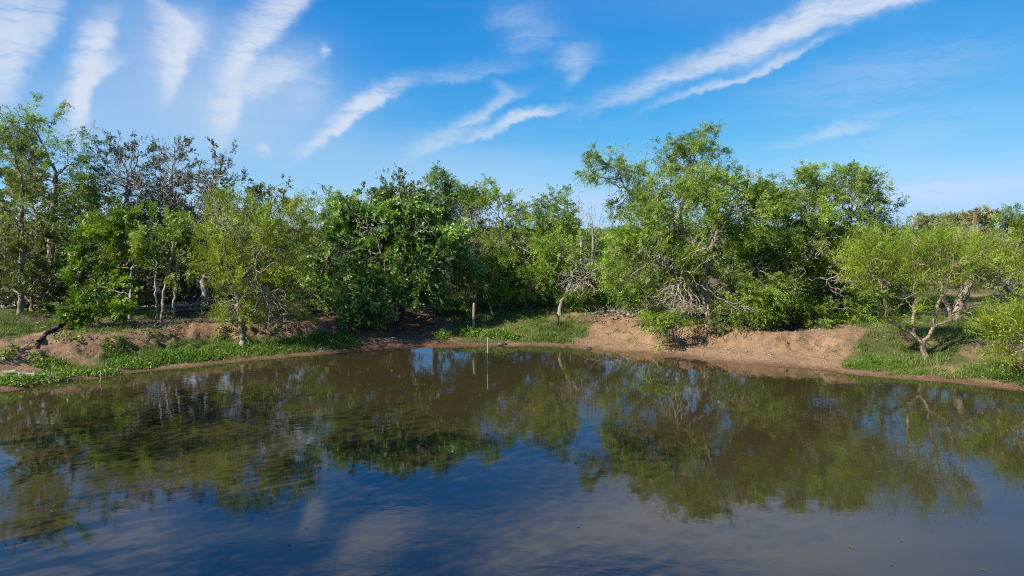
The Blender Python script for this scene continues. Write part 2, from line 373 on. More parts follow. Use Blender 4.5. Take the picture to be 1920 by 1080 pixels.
# ------------------------------------------------------------------ wood and leaves
def tubes(pos, par, rad, flare=None):
    """one surface round a branching skeleton; thick wood gets 8 sides, twigs 3"""
    n = len(pos); par = np.asarray(par)
    ch = par >= 0
    dirs = np.zeros((n, 3)); dirs[ch] = unit(pos[ch] - pos[par[ch]])
    main = np.full(n, -1)
    order = np.argsort(rad)
    for i in order:
        if par[i] >= 0: main[par[i]] = i
    for i in np.where(~ch)[0]:
        dirs[i] = dirs[main[i]] if main[i] >= 0 else (0, 0, 1)
    hm = main >= 0
    rd = dirs.copy(); rd[hm] = unit(dirs[hm] + dirs[main[hm]])
    VV, FF, base = [], [], 0
    ref = np.array([0.93, 0.31, 0.12])
    def ring(c, d, r, k):
        u = unit(np.cross(d, ref)); v = np.cross(d, u)
        a = np.arange(k) * 2 * math.pi / k
        wob = 1 + 0.10 * np.sin(a * 2 + c[:, 2:3] * 3.1) * (k > 4)
        return c[:, None] + (u[:, None] * np.cos(a)[None, :, None] + v[:, None] * np.sin(a)[None, :, None]) * (r[:, None, None] * wob[..., None])
    cls = np.where(rad > 0.035, 8, np.where(rad > 0.014, 4, 3))
    for k in (8, 4, 3):
        e = np.where(ch & (cls == k))[0]
        if not len(e): continue
        p = par[e]
        cont = (main[p] == e) & ((cls[p] == k))
        sd = np.where(cont[:, None], rd[p], dirs[e])
        sr = np.where(cont, rad[p], np.minimum(rad[p], rad[e] * 1.35))
        A = ring(pos[p], sd, sr, k); B = ring(pos[e], rd[e], rad[e], k)
        V = np.concatenate([A, B], 1).reshape(-1, 3)
        j = np.arange(k); f = np.stack([j, (j + 1) % k, (j + 1) % k + k, j + k], -1)
        FF.append((f[None] + (np.arange(len(e)) * 2 * k)[:, None, None]).reshape(-1, 4) + base)
        VV.append(V); base += len(V)
    return np.concatenate(VV), np.concatenate(FF)

def colonize(rng, paths, A, step=0.22, dk=0.34, trop=(0, 0, 0.08), jit=0.22, maxn=5200, maxit=140):
    pos, par = [], []
    for pth in paths:
        pth = np.asarray(pth, float)
        start = -1
        if pos and pth.shape[0]:
            dd = np.linalg.norm(np.array(pos) - pth[0], axis=1)
            if dd.min() < 0.35: start = int(dd.argmin())
        prev = start
        for k in range(len(pth)):
            if k == 0:
                if start < 0: pos.append(pth[0]); par.append(-1); prev = len(pos) - 1
                continue
            seg = pth[k] - pth[k - 1]; m = max(1, int(np.linalg.norm(seg) / step))
            for q in range(1, m + 1):
                w = rng.normal(0, 0.025, 3) if q < m else 0
                pos.append(pth[k - 1] + seg * q / m + w); par.append(prev); prev = len(pos) - 1
    N = np.zeros((maxn + 400, 3)); n = len(pos); N[:n] = pos; par = list(par)
    kids = np.zeros(maxn + 400, int)
    alive = np.ones(len(A), bool)
    D = np.linalg.norm(A[:, None] - N[None, :n], axis=2); near = D.argmin(1); dist = D.min(1)
    trop = np.array(trop)
    for it in range(maxit):
        al = np.where(alive)[0]
        if not len(al) or n >= maxn: break
        acc = np.zeros((n, 3)); np.add.at(acc, near[al], unit(A[al] - N[near[al]]))
        pick = np.full(n, -1); pick[near[al]] = al[np.arange(len(al))]
        perm = rng.permutation(al); pick[near[perm]] = perm
        src = np.unique(near[al]); src = src[kids[src] < 7]
        if not len(src): break
        one = unit(A[pick[src]] - N[src])
        g = np.where((kids[src] == 0)[:, None], unit(acc[src]) * .75 + one * .25, one)
        g = unit(g) + trop + rng.normal(0, jit, (len(src), 3))
        new = N[src] + unit(g) * step * rng.uniform(0.8, 1.2, (len(src), 1))
        kids[src] += 1
        dd = np.linalg.norm(A[al][:, None] - new[None], axis=2); jm = dd.argmin(1); dm = dd[np.arange(len(al)), jm]
        u = dm < dist[al]
        used = np.unique(jm[u]); m = min(len(used), maxn - n)
        if m < len(used): break
        if not m: continue
        remap = np.full(len(new), -1); remap[used] = np.arange(m)
        N[n:n + m] = new[used]; par += list(src[used])
        dist[al[u]] = dm[u]; near[al[u]] = n + remap[jm[u]]
        n += m
        alive &= dist > dk
    return N[:n].copy(), np.array(par[:n])

def radii(pos, par, tip=0.006, ex=2.35, base=None):
    n = len(pos); acc = np.zeros(n)
    for i in range(n - 1, -1, -1):   # children always come after their parents
        r = max(acc[i], tip ** ex); acc[i] = r
        if par[i] >= 0: acc[par[i]] += r
    r = acc ** (1 / ex)
    if base:
        k = base / r[par < 0].max(); big = r > 0.02
        f = np.clip((r - 0.02) / (r.max() - 0.02 + 1e-6), 0, 1)
        r = r * (1 + (k - 1) * f)
    return r

def lobes(rng, L, n, shell=0.45, gap=0.42, gf=0.55, seed=1, clump=0.0):
    """points spread through a union of ellipsoids (cx,cy,cz,rx,ry,rz), with gaps; clump > 0 breaks each into boughs of about that radius"""
    L = np.array(L, float)
    if clump:
        sub = []
        for l in L:
            m = int(np.clip(1.15 * l[3] * l[4] * l[5] / clump ** 3 * 0.62, 5, 70))
            v = unit(rng.normal(size=(m, 3))) * (rng.random((m, 1)) ** 0.42) * rng.uniform(.80, 1.10, (m, 1))
            c = l[:3] + v * l[3:]
            r = clump * rng.uniform(.55, 1.25, (m, 1)) * np.array([1.15, 1.15, .75]) * rng.uniform(.8, 1.25, (m, 3))
            sub.append(np.c_[c, r])
        L = np.concatenate(sub)
    vol = L[:, 3] * L[:, 4] * L[:, 5]
    out = []
    tot = 0
    for _ in range(14):
        k = rng.choice(len(L), n * 2, p=vol / vol.sum())
        v = unit(rng.normal(size=(n * 2, 3))) * (rng.random((n * 2, 1)) ** shell)
        p = L[k, :3] + v * L[k, 3:]
        keep = fbm(p * gf, 2, seed) > gap
        out.append(p[keep]); tot += keep.sum()
        if tot >= n: break
    lobes.last = L
    p = np.concatenate(out); return p[rng.permutation(len(p))[:n]]

def leafquads(rng, host, hdir, count, l, w, spread, droop=0.0, outw=None, clump=None, lvar=0.35, flat=0.0, tuft=1.9):
    wgt = np.clip((fbm(host * tuft + 31.7, 2, 77) - 0.44) * 6.5, 0.03, 1.0)   # foliage gathers in tufts with gaps between
    k = rng.choice(len(host), count, p=wgt / wgt.sum())
    c = host[k] + np.clip(rng.normal(0, 1, (count, 3)), -1.5, 1.5) * spread
    a = rng.normal(0, 1, (count, 3)) * 0.75 + hdir[k] * 0.7; a[:, 2] -= droop
    a = unit(a)
    nrm = rng.normal(0, .62, (count, 3)); nrm[:, 2] += flat * .6
    if outw is not None: nrm += outw[k] * 1.15
    s = unit(np.cross(a, nrm))
    L = l * (1 + rng.uniform(-lvar, lvar, (count, 1))); Wd = w * (1 + rng.uniform(-lvar, lvar, (count, 1)))
    V = np.stack([c, c + a * L * .45 + s * Wd * .5, c + a * L, c + a * L * .45 - s * Wd * .5], 1).reshape(-1, 3)
    F = np.arange(count * 4).reshape(-1, 4)
    t = rng.normal(0.45, 0.16, count) + ((clump[k] - 0.5) * 0.9 if clump is not None else 0)
    return V, F, np.clip(t, 0, 1)

SHOOT = dict(mesquite=(.42, 11), huisache=(.46, 11), retama=(.62, 12), evergreen=(.24, 8), greygreen=(.24, 8), olive=(.28, 9), vine=(.34, 8), bright=(.40, 11), soft=(.32, 10), scrub=(.7, 8))
def shootquads(rng, host, hdir, count, l, w, spread, droop, outw, clump, flat, shoot, lvar=0.35, tuft=1.9):
    """leaves set along short curved shoots, so that crowns end in sprays and not in specks"""
    SL, per = shoot; ns = max(1, count // per)
    wgt = np.clip((fbm(host * tuft + 31.7, 2, 77) - 0.42) * 6.0, 0.04, 1.0)
    k = rng.choice(len(host), ns, p=wgt / wgt.sum())
    sd = hdir[k] * .7 + outw[k] * .55 + rng.normal(0, .48, (ns, 3)); sd[:, 2] += .30 - .25 * droop
    sd = unit(sd); ln = SL * rng.uniform(.45, 1.35, (ns, 1))
    up = rng.normal(0, .45, (ns, 3)) + outw[k] * .8; up[:, 2] += .25 + flat
    side = unit(np.cross(sd, up)); nr = unit(np.cross(side, sd))
    b = host[k] + np.clip(rng.normal(0, 1, (ns, 3)), -1.5, 1.5) * spread * .45
    t = (np.arange(per)[None, :, None] + rng.random((ns, per, 1))) / per
    c = b[:, None] + sd[:, None] * ln[:, None] * t; c[:, :, 2] -= (droop * .55 * ln * t[:, :, 0] ** 2)
    sg = np.where(np.arange(per) % 2 == 0, 1.0, -1.0)[None, :, None]
    a = sd[:, None] * .75 + side[:, None] * sg * .8 + rng.normal(0, .28, (ns, per, 3)); a[:, :, 2] -= droop * .5
    a = unit(a); n2 = nr[:, None] + rng.normal(0, .30, (ns, per, 3))
    s_ = unit(np.cross(a, n2)); m = ns * per
    L = l * (1 + rng.uniform(-lvar, lvar, (ns, per, 1))) * (1.12 - .45 * t); Wd = w * (1 + rng.uniform(-lvar, lvar, (ns, per, 1)))
    V = np.stack([c, c + a * L * .45 + s_ * Wd * .5, c + a * L, c + a * L * .45 - s_ * Wd * .5], 2).reshape(-1, 3)
    tn = rng.normal(.45, .15, (ns, 1)) + (clump[k][:, None] - .5) * .9 + rng.normal(0, .10, (ns, per))
    return V, np.arange(m * 4).reshape(-1, 4), np.clip(tn.ravel(), 0, 1)

#            leaf mat, bark, leaf length, width, spread, droop, flat, upward growth, gap threshold
SPECIES = {
    'mesquite': ('mesquite_leaf', 'mesquite_bark', .094, .027, .17, .62, .5, .05, .43),
    'huisache': ('huisache_leaf', 'mesquite_bark', .125, .021, .16, -.45, .2, .12, .42),
    'retama': ('retama_leaf', 'tan_bark', .185, .015, .16, -.55, .1, .15, .42),
    'evergreen': ('evergreen_leaf', 'pale_bark', .070, .036, .13, .1, .5, .12, .47),
    'greygreen': ('greygreen_leaf', 'pale_bark', .085, .045, .15, .1, .5, .08, .44),
    'olive': ('olive_leaf', 'mesquite_bark', .085, .036, .13, .1, .3, .12, .46),
    'vine': ('vine_leaf', 'dark_bark', .085, .078, .17, .6, .2, .02, .40),
    'bright': ('bright_leaf', 'mesquite_bark', .110, .050, .14, .1, .6, .10, .42),
    'soft': ('soft_leaf', 'pale_bark', .095, .040, .15, .2, .4, .12, .42),
    'scrub': ('scrub_leaf', 'dead_wood', .20, .12, .40, .0, .4, .05, .40),
}

def to_lobes(spec, D):
    """(cx, cy, rx, ry in survey pixels, depth radius m, distance offset m) -> world ellipsoids"""
    out = []
    for cx, cy, rx, ry, dr, dd in spec:
        c = Q(cx, cy, D + dd); s = (D + dd) / FPX
        out.append((c[0], c[1], c[2], rx * s, dr, ry * s))
    return out

SC.cycles.use_denoising = False
LEAF = 1.15
NL = dict(mesquite=2.05, huisache=1.3, retama=.95, evergreen=1.3, greygreen=1.3, olive=1.2, vine=1.1, bright=1.3, soft=1.2, scrub=1.2)
def tree(name, label, species, D, base, lob, stems=(), nattr=520, nleaf=14000, trunk_r=.12, seed=0, group=None, cat='tree',
         deadlobes=None, ndead=160, leafscale=1.0, shell=.45, gap=None, flowers=0, step=.14, barkname=None, jit=.22, clump=.56, deadmat='dead_wood'):
    rng = np.random.default_rng(1000 + seed)
    lm, bm, ll, lw, spr, droop, flat, up, gp = SPECIES[species]
    L = to_lobes(lob, D)
    A = lobes(rng, L, int(nattr * 1.9), shell, gp if gap is None else gap, .9 if step < .29 else .2, 70 + seed, clump)
    SUB = lobes.last
    if clump:   # sprigs that stick out of the outline
        L2 = [(l[0], l[1], l[2], l[3] * 1.22, l[4] * 1.1, l[5] * 1.25) for l in L]
        A = np.concatenate([A, lobes(rng, L2, int(nattr * .24), .3, .48, 1.1, 170 + seed)])
    A = A[A[:, 2] > terrain(A[:, :2]) + 0.12]
    paths = []; b0 = None
    for st in (stems or [()]):
        # each stem: list of (px, py, dD); the first entry is (px,) -> stands on the ground
        pts = []
        if not st: st = [(base, None, 0), ((base + lob[0][0]) / 2, (lob[0][1] + lob[0][3] * .75), lob[0][5] * .5)]
        for (px, py, dd) in st:
            if py is None:
                x = (px - 960) / FPX * (D + dd); 
                for _ in range(2):
                    z = gz(x, D + dd); t = (D + dd) / math.cos(PITCH)
                    dep = (D + dd) * math.cos(PITCH) - (z - CAM_H) * math.sin(PITCH); x = (px - 960) / FPX * dep
                p = np.array([x, D + dd, z - 0.06])
                if b0 is None: b0 = p.copy(); b0[2] += 0.06
            else: p = Q(px, py, D + dd)
            pts.append(p)
        paths.append(pts)
    pos, par = colonize(rng, paths, A, step=step, dk=step * 1.15, trop=(0, 0, up), jit=jit)
    rad = radii(pos, par, tip=0.0078 * (step / .14), base=trunk_r)
    # root flare
    hb = pos[:, 2] - b0[2]
    rad = np.where((rad > 0.03) & (hb < 0.25), rad * (1 + 0.5 * np.clip(1 - hb / 0.25, 0, 1)), rad)
    root = bpy.data.objects.new(name, None); C.objects.link(root); root.location = b0
    root.empty_display_size = 0.3
    tag(root, label, cat, group)
    V, F = tubes(pos, par, rad)
    link('trunk', mesh_np('trunk', V - b0, F, 4, True), MAT[barkname or bm], root)
    if nleaf:
        cen = np.average([l[:3] for l in L], axis=0, weights=[l[3] * l[4] * l[5] for l in L])
        hs = np.where(rad < 0.0165 * (step / .14))[0]; hs = hs[hs > 3]
        h = pos[hs]; hd = np.zeros((len(hs), 3)); ok = par[hs] >= 0
        hd[ok] = unit(h[ok] - pos[par[hs][ok]])
        dd = np.linalg.norm((h[:, None] - SUB[None, :, :3]) / SUB[None, :, 3:], axis=2); nb = dd.argmin(1)
        outw = unit(unit((h - SUB[nb, :3]) / SUB[nb, 3:]) * .65 + unit(h - cen) * .35)      # each bough is rounded: leaves face out of it
        cl = np.clip(.5 + (rng.random(len(SUB))[nb] - .5) * .62 + (fbm(h * 0.9, 2, 300 + seed) - 0.5) * .8, 0, 1)
        sh = SHOOT[species]; sh = (sh[0] * (1 if step < .29 else 1) * leafscale ** .5, sh[1])
        V, F, T = shootquads(rng, h, hd, int(nleaf * NL[species]), ll * leafscale * LEAF, lw * leafscale * LEAF * 1.1, spr * (step / .14), droop, outw, cl, flat, sh)
        keep = V.reshape(-1, 4, 3)[:, :, 2].min(1) > terrain(V[::4, :2]) + 0.02
        V = V.reshape(-1, 4, 3)[keep].reshape(-1, 3); T = T[keep]; F = np.arange(len(V)).reshape(-1, 4)
        link('crown', mesh_np('crown', V - b0, F, 4, False, {'tint': ('FACE', T)}), MAT[lm], root)
        if flowers:
            V, F, T = leafquads(rng, h, hd, flowers, .050, .050, spr * 1.2, 0, outw, None)
            tag(link('blossom', mesh_np('blossom', V - b0, F, 4, False, {'tint': ('FACE', T)}), MAT['yellow_petal'], root), kind='stuff')
    if deadlobes:
        LD = to_lobes(deadlobes, D)
        AD = lobes(rng, LD, ndead, .6, .25, .8, 400 + seed)
        AD = AD[AD[:, 2] > terrain(AD[:, :2]) + 0.05]
        wood = np.where(rad > 0.014)[0]
        cd = np.mean([l[:3] for l in LD], axis=0)
        s0 = pos[wood[np.linalg.norm(pos[wood] - cd, axis=1).argmin()]]
        p2, q2 = colonize(rng, [[s0, s0 + (cd - s0) * .3]], AD, step=.12, dk=.12, trop=(0, 0, -.05), jit=.32)
        r2 = np.minimum(radii(p2, q2, tip=.0085, ex=2.7), .021)
        V, F = tubes(p2, q2, r2)
        link('dead_branches', mesh_np('dead_branches', V - b0, F, 4, True), MAT[deadmat], root)
    return root

def hit(px, py):
    """where the line of sight meets the ground"""
    Ds = np.arange(14, 70, 0.1); pp = np.array([Q(px, py, D) for D in Ds])
    k = np.where(pp[:, 2] <= terrain(pp[:, :2]))[0]
    return pp[k[0]].copy() if len(k) else Q(px, py, 60)

# ---- trees in front, on the bank, from left to right
tree('olive_tree', 'thin olive-green tree with a straight pale trunk at the left edge of the wood', 'olive', 28.5, 38,
     [(45, 330, 70, 85, 1.5, 0), (25, 440, 75, 60, 1.5, 0), (90, 400, 40, 40, 1.0, 0)],
     [[(38, None, 0), (42, 470, 0), (40, 330, 0)]], nattr=420, nleaf=11000, trunk_r=.11, seed=1, barkname='mesquite_bark')
tree('tall_mesquite_tree', 'tallest feathery tree at the far left, its sparse top against the cloud', 'mesquite', 32.0, 100,
     [(85, 235, 75, 45, 1.6, 0), (150, 290, 60, 60, 1.6, 0), (20, 270, 70, 60, 1.6, 0), (110, 370, 95, 90, 1.8, 0), (190, 350, 40, 55, 1.2, 0)],
     [[(100, None, 0), (95, 460, 0), (105, 330, 0)]], nattr=560, nleaf=15000, trunk_r=.15, seed=2, gap=.47)
tree('live_oak_tree', 'dark evergreen tree with bare pale limbs, leftmost of three on the skyline', 'evergreen', 33.5, 235,
     [(245, 298, 60, 45, 1.5, 0), (215, 340, 60, 60, 1.5, 0), (265, 370, 70, 60, 1.6, .4), (240, 430, 80, 50, 1.6, 0)],
     [[(235, None, 0), (236, 460, 0), (240, 330, 0)]], nattr=620, nleaf=15000, trunk_r=.15, seed=3,
     deadlobes=[(240, 335, 50, 65, .6, -1.8)], ndead=900, deadmat='pale_bark')
tree('live_oak_tree', 'dark evergreen tree with bare pale limbs, middle of three on the skyline', 'evergreen', 34.0, 318,
     [(330, 303, 50, 45, 1.5, 0), (325, 360, 65, 60, 1.6, .3), (310, 420, 75, 50, 1.6, 0)],
     [[(318, None, 0), (316, 450, 0), (322, 330, 0)]], nattr=600, nleaf=14000, trunk_r=.15, seed=4,
     deadlobes=[(320, 345, 48, 65, .6, -1.8)], ndead=900, deadmat='pale_bark')
tree('live_oak_tree', 'dark evergreen tree with bare pale limbs, rightmost of three on the skyline', 'evergreen', 33.0, 385,
     [(415, 308, 45, 42, 1.4, 0), (408, 360, 58, 55, 1.5, .3), (385, 425, 65, 50, 1.6, 0)],
     [[(385, None, 0), (378, 450, 0), (400, 330, 0)]], nattr=600, nleaf=14000, trunk_r=.15, seed=5,
     deadlobes=[(400, 360, 48, 60, .6, -1.7)], ndead=850, deadmat='pale_bark')
tree('slender_oak_tree', 'small grey-green tree peeping over the yellow-green one on the bank', 'greygreen', 37.0, 500,
     [(500, 365, 50, 35, 1.4, 0), (475, 400, 40, 40, 1.2, 0), (530, 385, 25, 40, 1.0, 0)],
     [[(500, None, 0), (497, 430, 0)]], nattr=300, nleaf=6000, trunk_r=.11, seed=6)
tree('shade_bush', 'big dark grey-green bush in the shade at the left edge', 'greygreen', 29.0, 60,
     [(50, 520, 85, 70, 1.5, 0), (120, 500, 60, 75, 1.4, .6), (10, 470, 60, 50, 1.4, .4)],
     [[(60, None, 0), (58, 565, 0), (55, 540, 0)], [(58, 566, 0), (118, 530, .6)], [(58, 566, 0), (10, 530, .4)]], nattr=560, nleaf=17000, trunk_r=.08, seed=7, cat='bush', barkname='mesquite_bark')
tree('fern_leaved_tree', 'bright green tree with layered fronds and a forked pale trunk', 'bright', 28.0, 243,
     [(240, 420, 60, 45, 1.4, 0), (205, 455, 60, 55, 1.3, 0), (280, 445, 45, 45, 1.2, 0), (230, 510, 60, 45, 1.3, .4)],
     [[(243, None, -.6), (246, 520, -.6), (250, 490, -.5), (272, 455, -.2), (290, 425, 0)], [(249, 492, -.5), (238, 465, -.3), (225, 430, 0)]],
     nattr=520, nleaf=13000, trunk_r=.065, seed=8, barkname='pale_bark')
tree('pale_stemmed_tree', 'light green tree on three thin whitish stems behind the eroded bank', 'soft', 26.2, 303,
     [(330, 440, 50, 38, 1.1, 0), (310, 475, 42, 35, 1.1, 0), (355, 485, 35, 50, 1.1, 0), (300, 440, 28, 30, .9, 0)],
     [[(290, None, 0), (293, 560, 0), (291, 535, 0), (296, 495, 0)], [(303, None, 0), (306, 550, 0), (317, 500, 0), (325, 465, 0)],
      [(323, None, .3), (327, 550, .3), (330, 520, .2), (335, 480, 0)]], nattr=380, nleaf=10000, trunk_r=.062, seed=9)
tree('sapling_shrub', 'vivid green leafy shrub above the charred log', 'bright', 25.6, 150,
     [(158, 560, 28, 36, .7, 0), (135, 592, 22, 18, .6, -.3), (200, 588, 38, 9, .5, 0), (140, 520, 8, 22, .3, 0), (205, 528, 22, 7, .4, 0), (175, 540, 22, 14, .5, 0), (225, 580, 16, 6, .3, 0)],
     [[(150, None, 0), (152, 585, 0), (160, 560, 0)], [(165, None, .1), (180, 580, 0)]], nattr=330, nleaf=4600, trunk_r=.035, seed=10, cat='shrub', clump=.26)
tree('huisache_tree', 'yellow-green feathery tree with exposed roots on the eroded bank', 'huisache', 25.4, 456,
     [(480, 430, 95, 62, 1.9, .3), (430, 420, 45, 50, 1.3, .3), (540, 470, 55, 60, 1.5, .5), (415, 500, 40, 50, 1.3, .2), (490, 520, 85, 60, 1.6, 0), (520, 590, 45, 35, 1.1, .2), (430, 570, 45, 30, 1.1, .2)],
     [[(456, None, 0), (452, 590, 0), (447, 560, 0), (440, 530, 0), (428, 500, 0), (420, 470, .1)], [(443, 548, 0), (460, 515, 0), (482, 495, .1), (500, 460, .3)], [(446, 560, 0), (475, 560, .2), (510, 570, .3)]],
     nattr=900, nleaf=22000, trunk_r=.11, seed=11, deadlobes=[(455, 560, 60, 45, .9, -.3), (490, 470, 50, 40, .4, -1.6), (520, 570, 40, 40, .5, -1.2)], ndead=300)
tree('green_thicket_tree', 'round dark green tree between the yellow-green tree and the vine-draped one', 'mesquite', 31.5, 620,
     [(615, 400, 60, 42, 1.6, 0), (600, 470, 55, 60, 1.5, 0), (650, 430, 45, 50, 1.4, 0)],
     [[(620, None, 0), (618, 480, 0)]], nattr=520, nleaf=15000, trunk_r=.12, seed=12)
tree('tall_hackberry_tree', 'dark small-leaved tree rising highest above the vine-draped tree', 'greygreen', 32.5, 735,
     [(735, 360, 65, 40, 1.6, 0), (720, 410, 75, 50, 1.7, 0), (770, 400, 50, 50, 1.4, 0)],
     [[(735, None, 0), (732, 460, 0), (735, 390, 0)]], nattr=560, nleaf=14000, trunk_r=.14, seed=13, barkname='pale_bark')
tree('vine_draped_tree', 'dense tree hung with glossy round-leaved vines down to the bare red bank', 'vine', 29.2, 700,
     [(700, 420, 90, 55, 2.0, .6), (800, 450, 70, 55, 1.8, .4), (650, 490, 70, 60, 1.7, .3), (720, 510, 70, 60, 1.6, -.4), (700, 565, 38, 42, .9, -1.0), (770, 525, 42, 45, 1.1, -.5),
      (620, 560, 60, 40, 1.4, .6), (840, 500, 50, 45, 1.4, .6), (690, 588, 14, 22, .35, -1.5), (722, 572, 14, 30, .35, -1.5), (788, 555, 12, 32, .35, -1.2), (655, 560, 14, 26, .35, -1.2)],
     [[(700, None, .4), (705, 560, .4), (710, 500, .4), (720, 440, .4)], [(745, None, .6), (760, 560, .6), (780, 490, .4)], [(640, None, .9), (640, 570, .8), (645, 520, .5)]],
     nattr=1150, nleaf=52000, trunk_r=.14, seed=14, gap=.38, deadlobes=[(690, 420, 40, 25, .4, -1.4), (790, 430, 40, 25, .4, -1.3), (640, 470, 25, 30, .4, -1.4), (715, 600, 25, 14, .4, -1.2)], ndead=260)
tree('mesquite_tree', 'mid-green mesquite just right of the vine-draped tree, its top a thin spike', 'mesquite', 34.0, 815,
     [(820, 375, 45, 42, 1.5, 0), (800, 420, 55, 50, 1.5, 0), (822, 340, 14, 22, .5, 0)],
     [[(815, None, 0), (815, 450, 0), (820, 380, 0)]], nattr=430, nleaf=11000, trunk_r=.13, seed=15)
tree('mesquite_tree', 'wide mid-green mesquite behind the fence post in the middle of the wood', 'mesquite', 33.5, 900,
     [(885, 380, 55, 40, 1.6, 0), (945, 390, 48, 45, 1.6, 0), (900, 450, 85, 55, 1.8, -.6), (960, 460, 50, 55, 1.5, -.6), (845, 420, 50, 45, 1.4, 0), (1000, 430, 45, 50, 1.3, .2), (910, 400, 70, 40, 1.5, .2)],
     [[(900, None, 0), (900, 500, 0), (888, 420, 0)], [(902, 500, 0), (930, 450, 0), (945, 410, 0)]], nattr=1000, nleaf=28000, trunk_r=.15, seed=16,
     deadlobes=[(880, 490, 18, 40, .4, -2.4), (930, 430, 30, 30, .4, -2.0), (990, 470, 40, 30, .4, -2.2), (890, 395, 25, 25, .4, -1.4)], ndead=330)
tree('mesquite_tree', 'narrow upright mesquite beside the gap with bare grey snags', 'mesquite', 33.0, 1045,
     [(1036, 380, 32, 36, 1.1, 0), (1030, 425, 42, 45, 1.2, 0), (1060, 410, 18, 34, .8, 0), (1045, 460, 50, 40, 1.3, 0)],
     [[(1045, None, 0), (1052, 470, 0), (1045, 400, 0)], [(1050, 470, 0), (1066, 400, 0)]], nattr=360, nleaf=8500, trunk_r=.12, seed=17, barkname='pale_bark')
tree('shade_bush', 'dark shadowy bush under the mesquites behind the grassy landing', 'mesquite', 32.3, 990,
     [(985, 520, 75, 62, 1.5, 0), (930, 530, 50, 50, 1.3, .4), (1040, 500, 40, 60, 1.2, .2)],
     [[(985, None, 0), (983, 560, 0), (983, 540, 0)], [(983, 560, 0), (930, 545, .4)]], nattr=560, nleaf=15000, trunk_r=.08, seed=18, cat='bush')
tree('yellowish_shrub', 'low yellow-green shrub on crooked stems behind the wooden fence post', 'huisache', 31.0, 925,
     [(890, 530, 38, 28, .9, 0), (935, 562, 30, 20, .8, 0), (870, 545, 25, 18, .7, 0)],
     [[(925, None, 0), (915, 565, 0), (905, 540, 0)], [(938, None, .1), (940, 565, 0)]], nattr=260, nleaf=5500, trunk_r=.05, seed=19, cat='shrub')
tree('leaning_mesquite_tree', 'mesquite on a leaning bare trunk with a tangle of dead branches beside it', 'mesquite', 30.5, 1050,
     [(1090, 470, 55, 35, 1.3, 0), (1030, 480, 40, 40, 1.2, .3), (1120, 530, 60, 45, 1.3, .4), (1085, 560, 35, 22, .9, .3)],
     [[(1050, None, 0), (1053, 565, 0), (1064, 545, 0), (1070, 520, 0), (1085, 490, 0)]], nattr=480, nleaf=11000, trunk_r=.095, seed=20, barkname='pale_bark',
     deadlobes=[(1105, 500, 48, 36, 1.0, -.9), (1060, 520, 18, 30, .6, -.7), (1145, 525, 40, 30, .7, -.9), (1085, 535, 50, 25, .8, -1.0)], ndead=1000)
tree('tall_mesquite_tree', 'tall airy mesquite with two high leafy domes on the skyline', 'mesquite', 34.5, 1290,
     [(1150, 310, 65, 40, 1.6, 0), (1185, 355, 60, 45, 1.6, 0), (1300, 290, 75, 45, 1.8, 0), (1340, 310, 45, 50, 1.5, 0), (1250, 320, 55, 45, 1.6, 0), (1150, 385, 45, 30, 1.4, 0), (1300, 370, 90, 60, 1.8, 0)],
     [[(1290, None, 0), (1285, 500, 0), (1270, 420, 0), (1290, 340, 0)], [(1270, 420, 0), (1220, 390, 0), (1170, 350, 0)], [(1285, 400, 0), (1320, 340, 0)]],
     nattr=900, nleaf=23000, trunk_r=.2, seed=21, gap=.46, barkname='pale_bark')
tree('spreading_mesquite_tree', 'broad mesquite with a forked trunk on the sandy bank, dead limbs below its crown', 'mesquite', 26.6, 1330,
     [(1300, 400, 110, 62, 2.2, .5), (1390, 400, 85, 65, 2.1, .5), (1230, 470, 85, 60, 2.0, .3), (1300, 500, 60, 40, 1.6, .8), (1420, 490, 80, 65, 2.0, .2), (1385, 572, 34, 10, .6, -.6), (1436, 594, 20, 8, .5, -.7), (1470, 562, 40, 20, 1.0, -.1), (1362, 594, 14, 8, .4, -.8), (1420, 560, 40, 16, .8, -.3), (1200, 560, 40, 24, 1.0, -.2), (1190, 520, 55, 45, 1.5, .2), (1240, 410, 60, 50, 1.8, .5), (1350, 460, 95, 50, 1.6, 1.2), (1450, 540, 50, 45, 1.4, .3), (1170, 480, 60, 40, 1.4, .8), (1290, 350, 60, 30, 1.5, .6), (1400, 360, 60, 35, 1.5, .6)],
     [[(1330, None, 0), (1331, 580, 0), (1327, 555, 0), (1318, 540, 0), (1322, 510, 0), (1330, 480, 0), (1345, 430, .2)], [(1324, 500, 0), (1310, 470, .1), (1290, 440, .3)],
      [(1331, 578, 0), (1350, 556, .2), (1385, 535, .3), (1420, 500, .3)], [(1320, 540, 0), (1300, 515, .2), (1260, 500, .3), (1220, 480, .4)]],
     nattr=1900, nleaf=52000, trunk_r=.17, seed=22, gap=.40,
     deadlobes=[(1270, 550, 45, 32, .8, -.7), (1235, 555, 40, 25, .8, -.5), (1320, 460, 40, 34, .4, -1.8), (1240, 480, 30, 30, .4, -1.9), (1400, 580, 35, 20, .4, -1.3), (1290, 575, 50, 30, .6, -1.0)], ndead=900)
tree('drooping_mesquite_shrub', 'low mesquite shrub drooping over the bank left of the forked trunk', 'mesquite', 25.6, 1262,
     [(1235, 606, 16, 12, .4, -.2), (1240, 634, 9, 20, .3, -.5), (1290, 598, 30, 8, .4, 0), (1220, 596, 12, 7, .35, 0), (1228, 622, 7, 12, .25, -.4)],
     [[(1275, None, 0), (1260, 615, -.2), (1240, 625, -.4)], [(1268, None, 0), (1285, 605, 0)]], nattr=260, nleaf=1900, trunk_r=.035, seed=23, cat='shrub', clump=.2)
